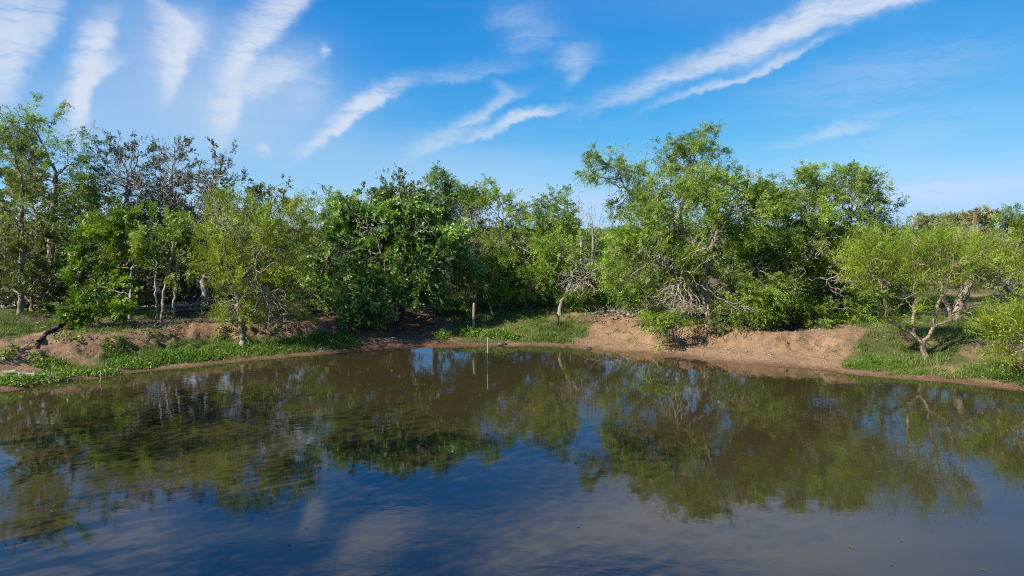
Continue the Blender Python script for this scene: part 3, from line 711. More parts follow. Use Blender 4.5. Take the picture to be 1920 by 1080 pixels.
tree('mesquite_tree', 'full leafy mesquite at the right end of the sandy bank', 'mesquite', 27.8, 1490,
     [(1600, 370, 75, 48, 1.9, .6), (1530, 390, 90, 60, 2.1, .4), (1480, 450, 80, 70, 2.0, .2), (1560, 480, 85, 70, 2.0, .2), (1500, 550, 70, 45, 1.6, -.2), (1560, 575, 55, 34, 1.3, -.3), (1510, 592, 40, 16, .9, -.8), (1600, 560, 40, 40, 1.2, -.2), (1640, 410, 42, 40, 1.4, .6), (1450, 365, 60, 40, 1.6, .6), (1540, 440, 95, 45, 1.8, .8), (1610, 450, 55, 50, 1.5, .3), (1480, 510, 60, 40, 1.5, .4), (1570, 345, 50, 30, 1.3, .6), (1500, 350, 40, 28, 1.2, .6)],
     [[(1490, None, 0), (1486, 570, 0), (1490, 530, 0), (1500, 480, 0), (1520, 420, .2)], [(1490, 530, 0), (1530, 490, .2), (1580, 430, .4)], [(1496, 490, 0), (1465, 450, .2)]],
     nattr=1850, nleaf=50000, trunk_r=.16, seed=24, gap=.41, deadlobes=[(1575, 520, 35, 40, .5, -1.9), (1450, 560, 40, 30, .5, -1.6), (1540, 460, 50, 30, .4, -1.9), (1490, 520, 30, 40, .4, -1.8)], ndead=420)
tree('retama_tree', 'small open tree with a bare tan forked trunk standing alone by the water', 'retama', 22.6, 1731,
     [(1720, 500, 95, 50, 1.5, 0), (1660, 530, 60, 55, 1.3, 0), (1790, 500, 65, 50, 1.4, 0), (1730, 465, 70, 32, 1.2, 0), (1640, 480, 35, 35, 1.0, 0), (1780, 560, 50, 35, 1.1, 0), (1680, 580, 45, 30, 1.0, 0)],
     [[(1731, None, 0), (1730, 650, 0), (1715, 630, 0), (1690, 615, .1), (1665, 600, .1), (1660, 570, .1)], [(1729, 648, 0), (1742, 630, 0), (1752, 612, 0), (1755, 590, 0), (1765, 550, 0)],
      [(1716, 632, 0), (1712, 600, -.1), (1718, 560, -.1)], [(1752, 612, 0), (1785, 600, -.1), (1800, 560, -.1)]],
     nattr=760, nleaf=14000, trunk_r=.095, seed=25, gap=.45, jit=.16, clump=.42)
tree('gnarled_mesquite_tree', 'old mesquite with a thick split trunk and limbs sprawling to the right', 'huisache', 27.0, 1795,
     [(1830, 490, 70, 50, 1.6, 0), (1770, 500, 55, 50, 1.5, .4), (1880, 480, 50, 50, 1.5, .2)],
     [[(1785, None, 0), (1783, 590, 0), (1775, 570, 0), (1760, 540, 0)], [(1803, None, .1), (1806, 585, 0), (1830, 570, 0), (1870, 562, 0), (1915, 555, .1)], [(1795, None, -.1), (1796, 580, 0), (1810, 540, 0), (1830, 505, 0)], [(1870, 562, 0), (1890, 530, 0), (1905, 500, 0)]],
     nattr=560, nleaf=12000, trunk_r=.22, seed=26, barkname='mesquite_bark', deadlobes=[(1890, 535, 40, 35, .8, -.2), (1850, 520, 30, 40, .6, -.4)], ndead=240)
tree('mesquite_tree', 'green mesquite at the right edge, tallest over the far scrub', 'mesquite', 34.0, 1895,
     [(1905, 432, 42, 30, 1.5, 0), (1885, 478, 55, 38, 1.6, 0), (1960, 450, 70, 55, 1.8, 0), (1893, 405, 12, 16, .5, 0)],
     [[(1895, None, 0), (1892, 500, 0)]], nattr=640, nleaf=16000, trunk_r=.14, seed=27)
tree('mesquite_tree', 'low spreading mesquite behind the lone tan-trunked tree', 'mesquite', 33.0, 1700,
     [(1700, 490, 80, 45, 1.8, 0), (1780, 480, 70, 40, 1.8, 0), (1640, 500, 60, 55, 1.7, 0)],
     [[(1700, None, 0), (1705, 520, 0)]], nattr=640, nleaf=17000, trunk_r=.12, seed=28)
tree('flowering_shrub', 'green shrub dotted with yellow blossoms at the right edge of the pond', 'retama', 19.6, 1930,
     [(1915, 630, 32, 34, .7, 0), (1950, 605, 50, 40, .9, 0), (1935, 685, 30, 28, .6, -.2), (1888, 608, 14, 16, .4, 0), (1895, 660, 14, 10, .4, 0)],
     [[(1935, None, 0), (1930, 680, 0), (1920, 640, 0)], [(1950, None, .1), (1955, 660, 0)]], nattr=420, nleaf=6000, trunk_r=.035, seed=29, clump=.3, cat='shrub', flowers=520)
tree('dark_thicket_bush', 'dark bush in the shade under the leafy mesquite on the right', 'evergreen', 29.0, 1530,
     [(1535, 580, 50, 40, 1.0, 0), (1580, 570, 40, 35, 1.0, .3)],
     [[(1530, None, 0), (1532, 595, 0)], [(1532, 595, 0), (1578, 580, .2)]], nattr=300, nleaf=8000, trunk_r=.05, seed=30, cat='bush', barkname='dark_bark')

tree('hackberry_tree', 'grey-green tree filling the gap behind the straight trunk at the left edge', 'greygreen', 35.0, 70,
     [(60, 370, 90, 60, 1.8, 0), (20, 440, 70, 50, 1.6, 0), (120, 430, 70, 55, 1.7, 0), (70, 480, 90, 40, 1.6, 0)], [[(70, None, 0), (72, 470, 0), (68, 400, 0)]],
     nattr=620, nleaf=11000, trunk_r=.14, seed=31, leafscale=1.3, barkname='mesquite_bark')
tree('hackberry_tree', 'grey-green tree filling the gap under the dark trio on the skyline', 'greygreen', 36.0, 200,
     [(190, 400, 80, 50, 1.7, 0), (290, 420, 70, 45, 1.6, 0), (360, 430, 60, 40, 1.5, 0), (240, 460, 80, 40, 1.6, 0)], [[(200, None, 0), (205, 480, 0), (240, 430, 0)]],
     nattr=560, nleaf=9000, trunk_r=.13, seed=32, leafscale=1.3, barkname='mesquite_bark')

for k, (px, lab) in enumerate([(1085, 'low dark green mesquite far behind the bare grey snags'), (1150, 'low dark green mesquite far behind the left dome of the tall mesquite'), (1690, 'low green mesquite far behind the lone tan-trunked tree')]):
    tree('distant_mesquite_tree', lab, 'mesquite', 48.0 + 2 * k, px, [(px, 446, 48, 20, 1.8, 0), (px + 25, 462, 44, 20, 1.6, .5), (px - 25, 465, 40, 18, 1.6, -.5)], [[(px, None, 0), (px + 2, 470, 0)]],
         nattr=260, nleaf=2600, trunk_r=.12, seed=33 + k, leafscale=1.9, group='mesquites far behind the wood', clump=.6)

# ---- second row that closes the wood behind the first
for k, (px, cy, D, sp, lab) in enumerate([
        (150, 490, 35.5, 'greygreen', 'dark bush deep behind the bright fern-leaved tree'), (330, 500, 35.0, 'greygreen', 'dark bush deep behind the three thin whitish stems'),
        (430, 500, 34.0, 'evergreen', 'dark bush deep behind the yellow-green tree'), (570, 500, 34.5, 'evergreen', 'dark bush in the shade left of the vine-draped tree'),
        (690, 490, 36.5, 'greygreen', 'dark bush deep behind the vine-draped tree'), (80, 545, 31.5, 'evergreen', 'low dark bush under the grey-green trees at the left edge'),
        (10, 550, 31.0, 'evergreen', 'low dark bush at the left edge behind the short grass'), (1210, 490, 38.5, 'mesquite', 'bush deep behind the tall two-domed mesquite'),
        (1420, 480, 36.0, 'mesquite', 'bush between the two big mesquites on the right'), (1600, 490, 37.0, 'mesquite', 'bush behind the full leafy mesquite on the right'),
        (20, 490, 36.0, 'greygreen', 'dark bush deep in the wood at the left edge'), (1850, 500, 40.0, 'mesquite', 'bush behind the gnarled sprawling trunk'),
        (245, 500, 33.0, 'evergreen', 'dark bush behind the forked pale trunk of the bright green tree'), (510, 470, 36.0, 'mesquite', 'bush behind the right half of the yellow-green tree'),
        (760, 480, 33.5, 'evergreen', 'dark bush behind the right half of the vine-draped tree'), (1010, 480, 36.0, 'mesquite', 'bush behind the narrow upright mesquite'),
        (1320, 500, 34.0, 'evergreen', 'dark bush behind the forked trunk on the sandy bank'), (1510, 500, 33.0, 'evergreen', 'dark bush behind the trunk at the right end of the sandy bank')]):
    tree('understory_bush', lab, sp, D, px, [(px, cy, 75, 48, 1.6, 0), (px - 40, cy + 40, 55, 36, 1.5, .3), (px + 40, cy + 38, 55, 40, 1.5, -.2), (px, cy + 70, 70, 22, 1.3, 0)],
         [[(px, None, 0), (px + 3, cy + 40, 0)]], nattr=420, nleaf=3000, trunk_r=.08, seed=40 + k, cat='bush', group='bushes deep in the wood', leafscale=2.0, barkname='mesquite_bark', clump=.6)

# ---- trees on the left bank outside the picture, whose shadows lie on the water
for k, (x, y, h) in enumerate([(-14.9, 12.4, 9.0), (-11.6, 7.6, 12.5), (-10.8, 3.4, 12.5), (-13.6, 5.0, 12.5)]):
    rng = np.random.default_rng(900 + k); z0 = gz(x, y)
    A = lobes(rng, [(x, y, z0 + h * .70, 2.9, 2.9, h * .28), (x + .8, y - 1, z0 + h * .5, 2.0, 2.0, h * .2), (x - .5, y + 1.2, z0 + h * .55, 2.0, 2.0, h * .2)], 620, gap=.42, seed=90 + k, clump=.8)
    pos, par = colonize(rng, [[(x, y, z0 - .05), (x + .2, y, z0 + h * .2), (x - .1, y + .2, z0 + h * .45)]], A)
    rad = radii(pos, par, base=.16); b0 = np.array([x, y, z0])
    root = bpy.data.objects.new('bankside_tree', None); C.objects.link(root); root.location = b0
    tag(root, ['small mesquite on the left bank nearest the wood', 'mesquite on the left bank, second from the wood', 'tall mesquite on the left bank farthest from the wood',
               'tall mesquite on the left bank, set back behind the others'][k], 'tree', 'trees along the left bank')
    V, F = tubes(pos, par, rad); link('trunk', mesh_np('trunk', V - b0, F, 4, True), MAT['mesquite_bark'], root)
    hs = np.where(rad < .0115)[0]; hs = hs[hs > 3]; h_ = pos[hs]
    V, F, T = leafquads(rng, h_, unit(h_ - pos[par[hs]]), 5200, .20, .09, .34, .4, None, None)
    link('crown', mesh_np('crown', V - b0, F, 4, False, {'tint': ('FACE', T)}), MAT['mesquite_leaf'], root)

# ---- far scrub on the rise
for k, (px, py, rx, ry, D, lab) in enumerate([(1742, 418, 24, 13, 120, 'olive scrub tree on the far rise just right of the leafy mesquite'),
        (1775, 416, 16, 9, 135, 'grey domed tree on the far rise, second from the left'), (1800, 415, 18, 9, 128, 'brownish tree on the far rise left of the reddish pillar'),
        (1845, 412, 20, 12, 110, 'green domed tree on the far rise right of the reddish pillar')]):
    s = D / FPX
    tree('scrub_tree', lab, 'scrub', D, px, [(px, py, rx, ry, rx * s, 0)], [[(px, None, 0), (px, py + ry, 0)]], nattr=150, nleaf=3200, trunk_r=.2, seed=60 + k,
         group='trees on the far rise', step=.3, leafscale=1.3, clump=1.3)
rng = np.random.default_rng(77)
VV, TT = [], []
BD = rng.uniform(42, 190, 520); BX = rng.uniform(-.95, .95, 520) * BD; BZ = terrain(np.c_[BX, BD])
for D, x, z in zip(BD, BX, BZ):
    near = D < 70
    if near and rng.random() < .25: continue
    r = rng.uniform(1.0, 2.2) * (1 + D / 300)
    n = int(170 if near else 150); v = unit(rng.normal(size=(n, 3))); v[:, 2] = np.abs(v[:, 2])
    hgt = rng.uniform(.6, 1.05) * (1.7 if D < 60 else 2.7)
    c = np.array([x, D, z]) + v * [r, r, hgt] * (rng.random((n, 1)) ** .3)
    sz = .14 + D * .0018
    a = unit(rng.normal(size=(n, 3)) + v); s_ = unit(np.cross(a, rng.normal(size=(n, 3)) + v))
    VV.append(np.stack([c, c + a * sz * .5 + s_ * sz * .3, c + a * sz, c + a * sz * .5 - s_ * sz * .3], 1).reshape(-1, 3))
    TT.append(np.clip(rng.normal(.3 + .4 * rng.random(), .15, n), 0, 1))
VV = np.concatenate(VV); TT = np.concatenate(TT)
dm = VV[::4, 1]
for nm, mk, mat in (('near_brush', dm < 78, 'greygreen_leaf'), ('far_brush', dm >= 78, 'scrub_leaf')):
    v = VV.reshape(-1, 4, 3)[mk].reshape(-1, 3)
    tag(link(nm, mesh_np(nm, v, np.arange(len(v)).reshape(-1, 4), 4, False, {'tint': ('FACE', TT[mk])}), MAT[mat]),
        'grey-green brush filling the ground behind the wood' if nm == 'near_brush' else 'olive-grey scrub covering the far rise to the horizon', 'brush', kind='stuff')

# ------------------------------------------------------------------ dead wood
def deadwood(name, label, cat, paths, lob=None, D=26, n=120, tip=.007, base=None, mat='dead_wood', seed=0, step=.11, trop=(0, 0, 0), jit=.3, world_lobes=None, group=None):
    rng = np.random.default_rng(2000 + seed)
    L = world_lobes or to_lobes(lob, D)
    A = lobes(rng, L, n, .7, .2, .9, 500 + seed); A = A[A[:, 2] > terrain(A[:, :2]) + .02]
    pos, par = colonize(rng, paths, A, step=step, dk=step * 1.05, trop=trop, jit=jit)
    rad = radii(pos, par, tip=tip, ex=2.2, base=base)
    pos[:, 2] = np.maximum(pos[:, 2], terrain(pos[:, :2]) + rad * .4)
    b0 = np.array(paths[0][0], float)
    V, F = tubes(pos, par, rad)
    return tag(link(name, mesh_np(name, V - b0, F, 4, True), MAT[mat], None, b0), label, cat, group)

def on(px, py, up=0.0):
    p = hit(px, py); p[2] += up; return p

# charred fallen log with its root end down the bank
a, b = on(72, 652, .12), on(128, 612, .22)
m1 = (a + b) / 2 + [0, 0, .06]
deadwood('charred_log', 'charred black log lying down the eroded bank with its roots splayed', 'log', [[b, m1, a], [a, a + [-.5, -.25, -.18]], [a, a + [.1, -.45, -.3]], [a, a + [-.2, -.5, -.1]], [a, a + [.3, -.3, -.25]]],
         world_lobes=[(a[0] - .2, a[1] - .4, a[2] - .2, .7, .4, .3)], n=34, tip=.013, base=.075, mat='charred_wood', seed=1)
# fallen trunk with bleached branches behind the pale stems
a, b = on(205, 592, .15), on(345, 584, .22)
deadwood('fallen_tree', 'bleached fallen tree lying behind the thin whitish stems', 'log', [[a, (a + b) / 2 + [0, 0, .08], b, b + [.7, -.1, .12]]],
         world_lobes=[(b[0] + .75, b[1], b[2] + .22, .75, .4, .35), (b[0] + 1.1, b[1], b[2] + .45, .4, .3, .3)], n=110, tip=.012, base=.095, mat='dead_wood', seed=2)
a, b = on(6, 703, .05), on(60, 707, .04)
deadwood('driftwood', 'pale driftwood branch lying behind the lush green plants at the water edge', 'branch', [[a, (a + b) / 2 + [0, .05, .03], b, b + [.7, -.1, 0]]],
         world_lobes=[(b[0] + .6, b[1], b[2] + .05, .5, .15, .08)], n=8, tip=.014, base=.07, mat='pale_bark', seed=3)
a = on(1185, 596, .1)
deadwood('brush_pile', 'heap of dead grey branches on the bank left of the drooping shrub', 'branches', [[a, a + [-.8, .1, .2], a + [-1.8, .1, .1]], [a + [.2, .2, 0], a + [1.1, .2, .5]], [a + [-.4, -.2, 0], a + [-1.2, -.4, .1]]],
         world_lobes=[(a[0] - .6, a[1], a[2] + .2, 1.7, .7, .35), (a[0] + .9, a[1] + .2, a[2] + .55, 1.2, .6, .5), (a[0] - 1.6, a[1] - .3, a[2], .6, .5, .2), (a[0] + 1.9, a[1] + .2, a[2] + .8, .7, .5, .5)], n=760, tip=.0085, seed=4)
a = on(1110, 605, .05)
deadwood('twig_heap', 'low heap of reddish-brown twigs on the bank beside the bare grass', 'branches', [[a, a + [-.4, 0, .15]], [a + [.1, 0, 0], a + [.5, -.1, .15]]],
         world_lobes=[(a[0], a[1], a[2] + .08, .75, .45, .18)], n=130, tip=.007, mat='mesquite_bark', seed=5)
a = on(698, 640, .02)
deadwood('forked_stick', 'small bleached forked stick on the mud at the water edge', 'branch', [[a, a + [.15, -.3, .04], a + [.22, -.55, .02]], [a + [.15, -.3, .04], a + [.0, -.55, .02]]],
         world_lobes=[(a[0] + .1, a[1] - .5, a[2] + .03, .2, .15, .04)], n=5, tip=.014, mat='pale_bark', seed=6)
a = on(560, 600, .05)
deadwood('hanging_deadfall', 'grey dead branch leaning down the shaded bank left of the vines', 'branch', [[a, a + [-.9, -.9, -.3], a + [-1.3, -1.1, -.4]]],
         world_lobes=[(a[0] - .8, a[1] - .9, a[2] - .2, .7, .4, .3)], n=40, tip=.009, seed=7)
a = on(740, 612, .05)
deadwood('dangling_branch', 'forked grey dead branch hanging below the vines over the red gully', 'branch', [[Q(752, 560, 28.4), Q(753, 585, 28.3), a]],
         world_lobes=[(a[0] - .1, a[1], a[2] + .35, .5, .3, .3)], n=36, tip=.009, seed=8)
for k, (px, py, D, top, lab) in enumerate([(1090, 440, 41, 352, 'tallest bare grey snag in the gap left of the tall mesquite'), (1112, 440, 43, 365, 'bare grey snag in the gap, close beside the tall mesquite'), (1072, 440, 42, 372, 'bare grey snag in the gap nearest the narrow mesquite')]):
    x = (px - 960) / FPX * D; z = gz(x, D); t = Q(px, top, D)
    deadwood('bare_snag', lab, 'dead tree', [[np.array([x, D, z - .05]), np.array([x, D, z + (t[2] - z) * .45])]],
             world_lobes=[(t[0], D, z + (t[2] - z) * .72, .9, .7, (t[2] - z) * .28)], n=130, tip=.009, base=.09, seed=20 + k, trop=(0, 0, .25), jit=.2, step=.2, group='bare snags in the gap')
# stick standing in the shallows
a = P(190, 722, -.15)
deadwood('reed_stick', 'thin bare stick standing in the shallows by the lush plants', 'branch', [[a, a + [-.01, 0, .3], a + [.0, 0, .62]]],
         world_lobes=[(a[0], a[1], a[2] + .6, .05, .05, .1)], n=4, tip=.011, seed=11)
# roots washed out of the bank under the yellow-green tree
a = on(456, 634, .0); a[2] += .12
deadwood('washed_out_roots', 'tangle of roots washed out of the bank under the yellow-green tree', 'roots', [[a, a + [-.25, -.2, -.15]], [a, a + [.05, -.3, -.25]], [a, a + [.3, -.2, -.25]]],
         world_lobes=[(a[0], a[1] - .25, a[2] - .28, .45, .2, .25)], n=50, tip=.010, mat='tan_bark', seed=12)
a = on(1335, 622, .0); a[2] += .05
deadwood('washed_out_roots', 'roots showing in the sandy bank under the forked mesquite trunk', 'roots', [[a, a + [.2, -.2, -.1]], [a, a + [-.2, -.3, -.2]], [a, a + [.7, -.3, -.2]]],
         world_lobes=[(a[0] + .2, a[1] - .3, a[2] - .3, .6, .25, .3)], n=60, tip=.009, mat='mesquite_bark', seed=13)

# ------------------------------------------------------------------ posts
def lathe_path(pts, rad, k=10, wob=.06, seed=0, cap=True):
    rng = np.random.default_rng(seed); V, F = [], []
    pts = np.asarray(pts, float)
    for i, p in enumerate(pts):
        for j in range(k):
            a = j * 2 * math.pi / k; r = rad[i] * (1 + rng.uniform(-wob, wob))
            V.append((p[0] + r * math.cos(a), p[1] + r * math.sin(a), p[2]))
    for i in range(len(pts) - 1):
        for j in range(k): F.append((i * k + j, i * k + (j + 1) % k, (i + 1) * k + (j + 1) % k, (i + 1) * k + j))
    me = bpy.data.meshes.new('post')
    if cap: F.append(tuple((len(pts) - 1) * k + j for j in range(k)))
    me.from_pydata(V, [], F); me.update(); return me

def simple(name, colour, rough=.6, metal=0.0, scale=20):
    m, t, out = newmat(name)
    pos = t.n('ShaderNodeNewGeometry').outputs['Position']
    n = t.noise(pos, scale, 5, .65).outputs[0]
    col = t.mix(n, tuple(c * .6 for c in colour) + (1,), tuple(min(1, c * 1.35) for c in colour) + (1,))
    p = t.n('ShaderNodeBsdfPrincipled', {'Base Color': col, 'Roughness': rough, 'Metallic': metal})
    t.put(out.inputs[0], p.outputs[0]); return m
simple('rusty_steel', (.16, .13, .11), .7, .3); simple('white_paint', (.36, .35, .33), .5, 0, 9); simple('dark_stain', (.07, .045, .04), .7)
simple('wet_stone', (.07, .055, .04), .6); simple('dull_brick', (.22, .125, .095), .9, 0, 6); simple('wire', (.18, .17, .16), .5, .6)

b = on(887, 622); H = 1.22
root = bpy.data.objects.new('fence_post', None); C.objects.link(root); root.location = b
tag(root, 'round weathered wooden fence post standing in the grass at the landing', 'post')
hs = np.linspace(-.1, H, 9)
link('shaft', lathe_path([(.045 * h, .01 * math.sin(h * 5), h) for h in hs] + [(.045 * H, 0, H + .012)], [.062, .064, .061, .06, .06, .058, .059, .057, .056, .042], 12, .05, 3), MAT['post_wood'], root)
for h in (.45, .8, 1.05):
    v = lathe_path([(.045 * h, 0, h - .006), (.045 * h, 0, h + .006)], [.064, .064], 12, 0, 1); link('wire_wrap', v, MAT['wire'], root)

b = on(828, 586); H = 0.95
root = bpy.data.objects.new('steel_post', None); C.objects.link(root); root.location = b
tag(root, 'thin grey steel fence post in the shade of the vines', 'post')
def boxmesh(name, parts):
    V, F = [], []
    for (x0, x1, y0, y1, z0, z1) in parts:
        o = len(V); V += [(x, y, z) for z in (z0, z1) for y in (y0, y1) for x in (x0, x1)]
        F += [tuple(o + i for i in f) for f in ((0, 2, 3, 1), (4, 5, 7, 6), (0, 1, 5, 4), (2, 6, 7, 3), (0, 4, 6, 2), (1, 3, 7, 5))]
    me = bpy.data.meshes.new(name); me.from_pydata(V, [], F); me.update(); return me
link('flange', boxmesh('flange', [(-.032, .032, 0, .008, -.1, H)]), MAT['pale_bark'], root)
link('web', boxmesh('web', [(-.005, .005, .0085, .045, -.1, H)]), MAT['pale_bark'], root)
for h in np.arange(.15, H, .12): link('stud', boxmesh('stud', [(-.008, .008, -.009, -.0005, h, h + .02)]), MAT['rusty_steel'], root)

b = P(914, 684, -.05); H = 1.05
root = bpy.data.objects.new('marker_stake', None); C.objects.link(root); root.location = (b[0], b[1], -.25)
tag(root, 'slim stake with a white top standing in the water near the landing', 'stake')
link('lower_shaft', lathe_path([(.01 * h, 0, h) for h in np.linspace(-.2, .62, 6)], [.018] * 6, 10, .03, 5), MAT['dark_stain'], root)
link('white_top', lathe_path([(.01 * h, 0, h) for h in np.linspace(.62, 1.17, 5)], [.020] * 5, 10, .02, 6), MAT['white_paint'], root)

b = on(1046, 614)
deadwood('bent_stake', 'dark bent stump of a stake with a crooked branch across its top', 'stake', [[b - [0, 0, .05], b + [.02, 0, .3], b + [-.04, 0, .55], b + [-.16, 0, .62]]],
         world_lobes=[(b[0] - .45, b[1], b[2] + .6, .3, .1, .05)], n=6, tip=.022, base=.05, mat='charred_wood', seed=31)

# far reddish pillar
D = 88.0; b = Q(1826, 440, D); z = gz(b[0], D); t = Q(1826, 398, D)[2]
root = bpy.data.objects.new('brick_pillar', None); C.objects.link(root); root.location = (b[0], D, z)
tag(root, 'slim reddish-brown pillar rising above the far scrub on the right', 'pillar')
link('shaft', boxmesh('shaft', [(-.14, .14, -.14, .14, -.2, t - z - .18)]), MAT['dull_brick'], root)
link('cap', boxmesh('cap', [(-.165, .165, -.165, .165, t - z - .18, t - z)]), MAT['dull_brick'], root)

# ------------------------------------------------------------------ stones at the waterline
def stone(px, py, r, lab, seed):
    import bmesh
    bm = bmesh.new(); bmesh.ops.create_icosphere(bm, subdivisions=2, radius=1)
    rg = np.random.default_rng(seed); co = np.array([v.co[:] for v in bm.verts]); f = .7 + .6 * fbm(co * 1.3 + seed * 7, 3, seed)
    for v, k in zip(bm.verts, f): v.co = v.co * k; v.co.x *= r * 1.5; v.co.y *= r; v.co.z *= r * .7
    me = bpy.data.meshes.new('stone'); bm.to_mesh(me); bm.free()
    p = on(px, py); o = link('stone', me, MAT['wet_stone'], None, (p[0], p[1], p[2] + r * .15)); tag(o, lab, 'stone', 'stones at the waterline')
stone(941, 646, .14, 'dark stone at the waterline below the wooden fence post', 1)
stone(905, 645, .09, 'small brown stone at the waterline right under the fence post', 2)
stone(1102, 655, .14, 'dark clod at the waterline where the sandy beach begins', 3)
stone(1060, 652, .12, 'flat dark stone in the shallows by the grassy landing', 4)
stone(1278, 656, .13, 'dark clod below the drooping mesquite shrub', 5)
stone(738, 634, .05, 'small white stone on the mud at the foot of the red gully', 6)
bpy.data.objects['stone.005'].data.materials[0] = MAT['white_paint']

# ------------------------------------------------------------------ grass, forbs and litter
def scatter(n, x0, x1, y0, y1, seed):
    r = np.random.default_rng(seed); xy = np.c_[r.uniform(x0, x1, n), r.uniform(y0, y1, n)]
    return r, xy
r, xy = scatter(620000, -22, 24, 18.5, 36, 5)
z, g, wt, lt, rd, d0, sp = terrain(xy, True)
cn = fbm(xy * 2.2, 3, 61)
keep = (d0 > .12) & (r.random(len(xy)) < np.clip((g - .38) * 2.2, 0, 1) * np.clip((cn - .33) * 3.4, 0.05, 1))
xy, z, cn, d0, sp = xy[keep], z[keep], cn[keep], d0[keep], sp[keep]
n = len(xy); h = r.uniform(.05, .15, n) * (0.6 + 1.1 * np.clip((cn - .3) * 2, 0, 1)) * (1 + .5 * (fbm(xy * .6, 2, 63) > .55))
lean = r.normal(0, .45, (n, 2)); ang = r.uniform(0, math.tau, n)
s = np.c_[np.cos(ang), np.sin(ang), np.zeros(n)] * r.uniform(.008, .016, n)[:, None]
c = np.c_[xy, z - .01]; tipv = c + np.c_[lean * h[:, None], h]
V = np.stack([c - s, c + s, tipv], 1).reshape(-1, 3)
T = np.clip(r.normal(.42, .16, n) + (fbm(xy * .5, 2, 65) - .5) * 1.3, 0, 1)
tag(link('grass', mesh_np('grass', V, np.arange(n * 3).reshape(-1, 3), 3, False, {'tint': ('FACE', T)}), MAT['grass_blade']), 'short grass growing on the bank and landing', 'grass', kind='stuff')
NGRASS = n

def forbs(name, label, clumps, seed, lw=(.07, .05), tint=.55, cat='plants', per=420):
    r = np.random.default_rng(seed); VV, TT = [], []
    for (px, py, rx, ry, hh) in clumps:
        p = hit(px, py); s = p[1] / FPX; m = int(per * rx * ry / 300)
        a = r.uniform(0, math.tau, m); q = np.sqrt(r.random(m))
        xy = np.c_[p[0] + np.cos(a) * q * rx * s, p[1] + np.sin(a) * q * ry * s * 3.5]
        zz = terrain(xy); _d = shore(xy)[0]
        ok = _d > -.12; xy, zz = xy[ok], zz[ok]; m = len(xy); q = q[ok]
        if not m: continue
        c = np.c_[xy, np.maximum(zz, 0) + r.random(m) * hh * (1 - .6 * q ** 2)]
        ax = unit(r.normal(size=(m, 3)) + [0, -.1, .25]); nn = r.normal(size=(m, 3)) * .7 + [0, -.2, 1.1]
        sd = unit(np.cross(ax, nn)); L = lw[0] * r.uniform(.6, 1.4, (m, 1)); Wd = lw[1] * r.uniform(.6, 1.4, (m, 1))
        VV.append(np.stack([c, c + ax * L * .5 + sd * Wd * .5, c + ax * L, c + ax * L * .5 - sd * Wd * .5], 1).reshape(-1, 3))
        TT.append(np.clip(r.normal(tint, .18, m), 0, 1))
    V = np.concatenate(VV); T = np.concatenate(TT)
    tag(link(name, mesh_np(name, V, np.arange(len(V)).reshape(-1, 4), 4, False, {'tint': ('FACE', T)}), MAT['forb_leaf']), label, cat, kind='stuff')
forbs('waterside_plants', 'lush bright green plants along the water edge on the left', [(30, 716, 40, 8, .22), (90, 712, 40, 7, .2), (140, 703, 24, 5, .16), (175, 702, 26, 5, .15), (205, 700, 20, 4, .14), (110, 696, 30, 4, .1)], 1, (.075, .055), .65, per=620)
forbs('bank_weeds', 'band of green weeds along the left beach', [(250, 685, 50, 9, .14), (310, 672, 50, 9, .18), (370, 668, 50, 9, .18), (430, 660, 45, 8, .16), (500, 655, 40, 8, .14), (560, 645, 45, 8, .18), (610, 640, 45, 8, .22), (650, 634, 25, 5, .16),
                                                                      (90, 685, 40, 6, .14), (220, 665, 30, 8, .12), (420, 640, 20, 6, .2)], 2, (.08, .05), .42, per=900)
forbs('landing_weeds', 'bushy green weeds around the fence post at the landing', [(830, 634, 17, 5, .36), (880, 628, 32, 6, .30), (930, 632, 32, 6, .32), (960, 634, 14, 4, .2)], 3, (.085, .055), .5, per=1100)
forbs('landing_turf', 'lush green turf running down to the water right of the landing', [(1035, 634, 36, 5, .18), (1000, 640, 30, 4, .12), (990, 620, 30, 6, .14), (930, 600, 50, 8, .14), (1000, 598, 40, 6, .12)], 4, (.11, .018), .45, per=700)
forbs('shore_turf', 'thick green grass at the water edge below the lone tan-trunked tree', [(1640, 685, 50, 6, .18), (1600, 688, 25, 4, .12), (1690, 690, 30, 4, .14), (1905, 715, 22, 8, .26), (1720, 700, 60, 4, .1), (1820, 702, 60, 5, .1)], 5, (.12, .018), .45, per=700)
forbs('beach_tufts', 'small green tufts scattered along the sandy beach', [(1185, 642, 12, 3, .1), (1330, 655, 5, 2, .06), (1530, 652, 10, 3, .1), (1500, 642, 9, 3, .1), (1450, 668, 6, 2, .06), (1150, 625, 14, 4, .1), (1560, 662, 16, 4, .1), (1280, 640, 10, 3, .1)], 8, (.09, .02), .3, per=600)
forbs('pale_green_sprigs', 'pale green leafy sprigs above the left eroded bank', [(150, 636, 11, 6, .3), (120, 634, 16, 5, .25), (15, 665, 14, 8, .25)], 6, (.09, .06), .7)
forbs('blue_green_weeds', 'grey-green weedy bush hanging over the left eroded bank', [(275, 620, 24, 12, .35), (330, 610, 24, 8, .3)], 7, (.07, .035), .0)
bpy.data.objects['blue_green_weeds'].data.materials[0] = MAT['greygreen_leaf']

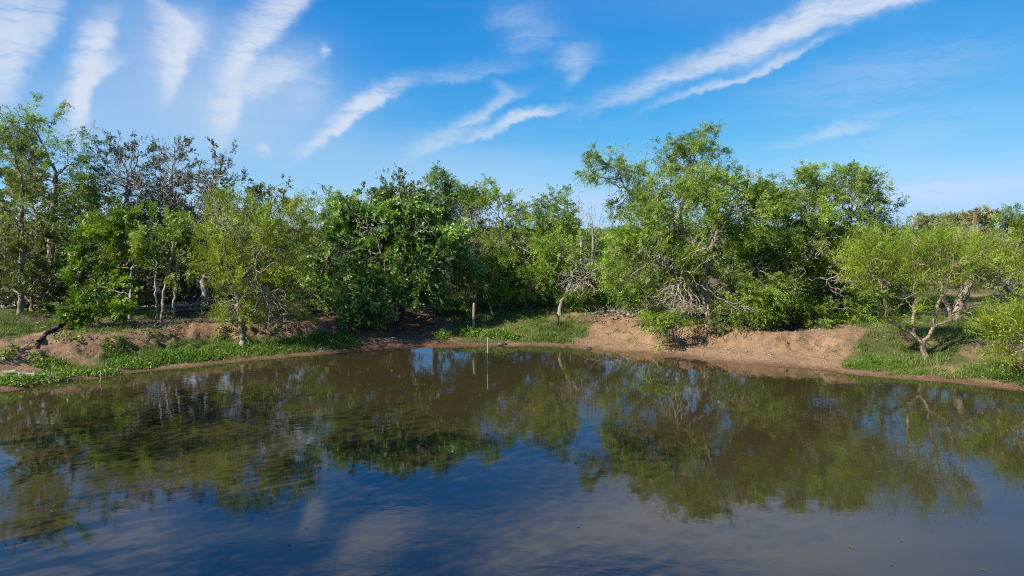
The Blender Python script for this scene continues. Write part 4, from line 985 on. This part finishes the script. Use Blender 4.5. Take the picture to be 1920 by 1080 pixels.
r, xy = scatter(30000, -19, 14, 19, 31, 14)
z, g, wt, lt, rd, d0, sp = terrain(xy, True)
keep = (d0 > .3) & (d0 < 4.2) & (g < .42) & (r.random(len(xy)) < .16)
xy, z = xy[keep], z[keep]; n = len(xy); sz = .010 + .040 * r.random(n) ** 3
oc = np.array([(1, 0, 0), (0, 1, 0), (-1, 0, 0), (0, -1, 0), (0, 0, .8), (0, 0, -.8)], float)
V = (np.c_[xy, z + sz * .3][:, None] + oc[None] * sz[:, None, None] * r.uniform(.6, 1.3, (n, 6, 1))).reshape(-1, 3)
F = (np.array([(0, 1, 4), (1, 2, 4), (2, 3, 4), (3, 0, 4), (1, 0, 5), (2, 1, 5), (3, 2, 5), (0, 3, 5)])[None] + (np.arange(n) * 6)[:, None, None]).reshape(-1, 3)
simple('dry_clod', (.30, .20, .125), .95, 0, 9)
tag(link('soil_clods', mesh_np('soil_clods', V, F, 3), MAT['dry_clod']), 'loose clods of dry soil on the bank and beach', 'soil', kind='stuff')
r, xy = scatter(260, -13, 13, 8, 26, 15)
keep = shore(xy)[0] < -.15; xy = xy[keep]; n = len(xy)
V, F, T = leafquads(r, np.c_[xy, np.full(n, .006)], np.zeros((n, 3)), n, .06, .03, .0, 0, None, None, flat=9)
V[:, 2] = .006 + .004 * r.random(len(V))
tag(link('floating_leaves', mesh_np('floating_leaves', V, F, 4, False, {'tint': ('FACE', T)}), MAT['olive_leaf']), 'few small leaves floating on the pond', 'leaves', kind='stuff')

r, xy = scatter(26000, -20, 22, 19, 36, 9)
z, g, wt, lt, rd, d0, sp = terrain(xy, True)
keep = (d0 > .25) & (r.random(len(xy)) < .12 + .5 * lt)
xy, z = xy[keep], z[keep]; n = len(xy)
a = r.uniform(0, math.tau, n); L = r.uniform(.04, .22, n) ** 1.2 * 1.6
d = np.c_[np.cos(a), np.sin(a), r.normal(0, .25, n)] * L[:, None]; c = np.c_[xy, z + .012]
s = np.c_[-np.sin(a), np.cos(a), np.zeros(n)] * r.uniform(.005, .013, n)[:, None]; u = np.array([0, 0, .012])
V = np.stack([c - s, c + s, c + u, c + d - s * .5, c + d + s * .5, c + d + u * .7], 1).reshape(-1, 3)
F = (np.array([[0, 2, 5, 3], [2, 1, 4, 5], [1, 0, 3, 4]])[None] + (np.arange(n) * 6)[:, None, None]).reshape(-1, 4)
tag(link('fallen_twigs', mesh_np('fallen_twigs', V, F, 4), MAT['dead_wood']), 'scattered fallen twigs on the bank', 'twigs', kind='stuff')
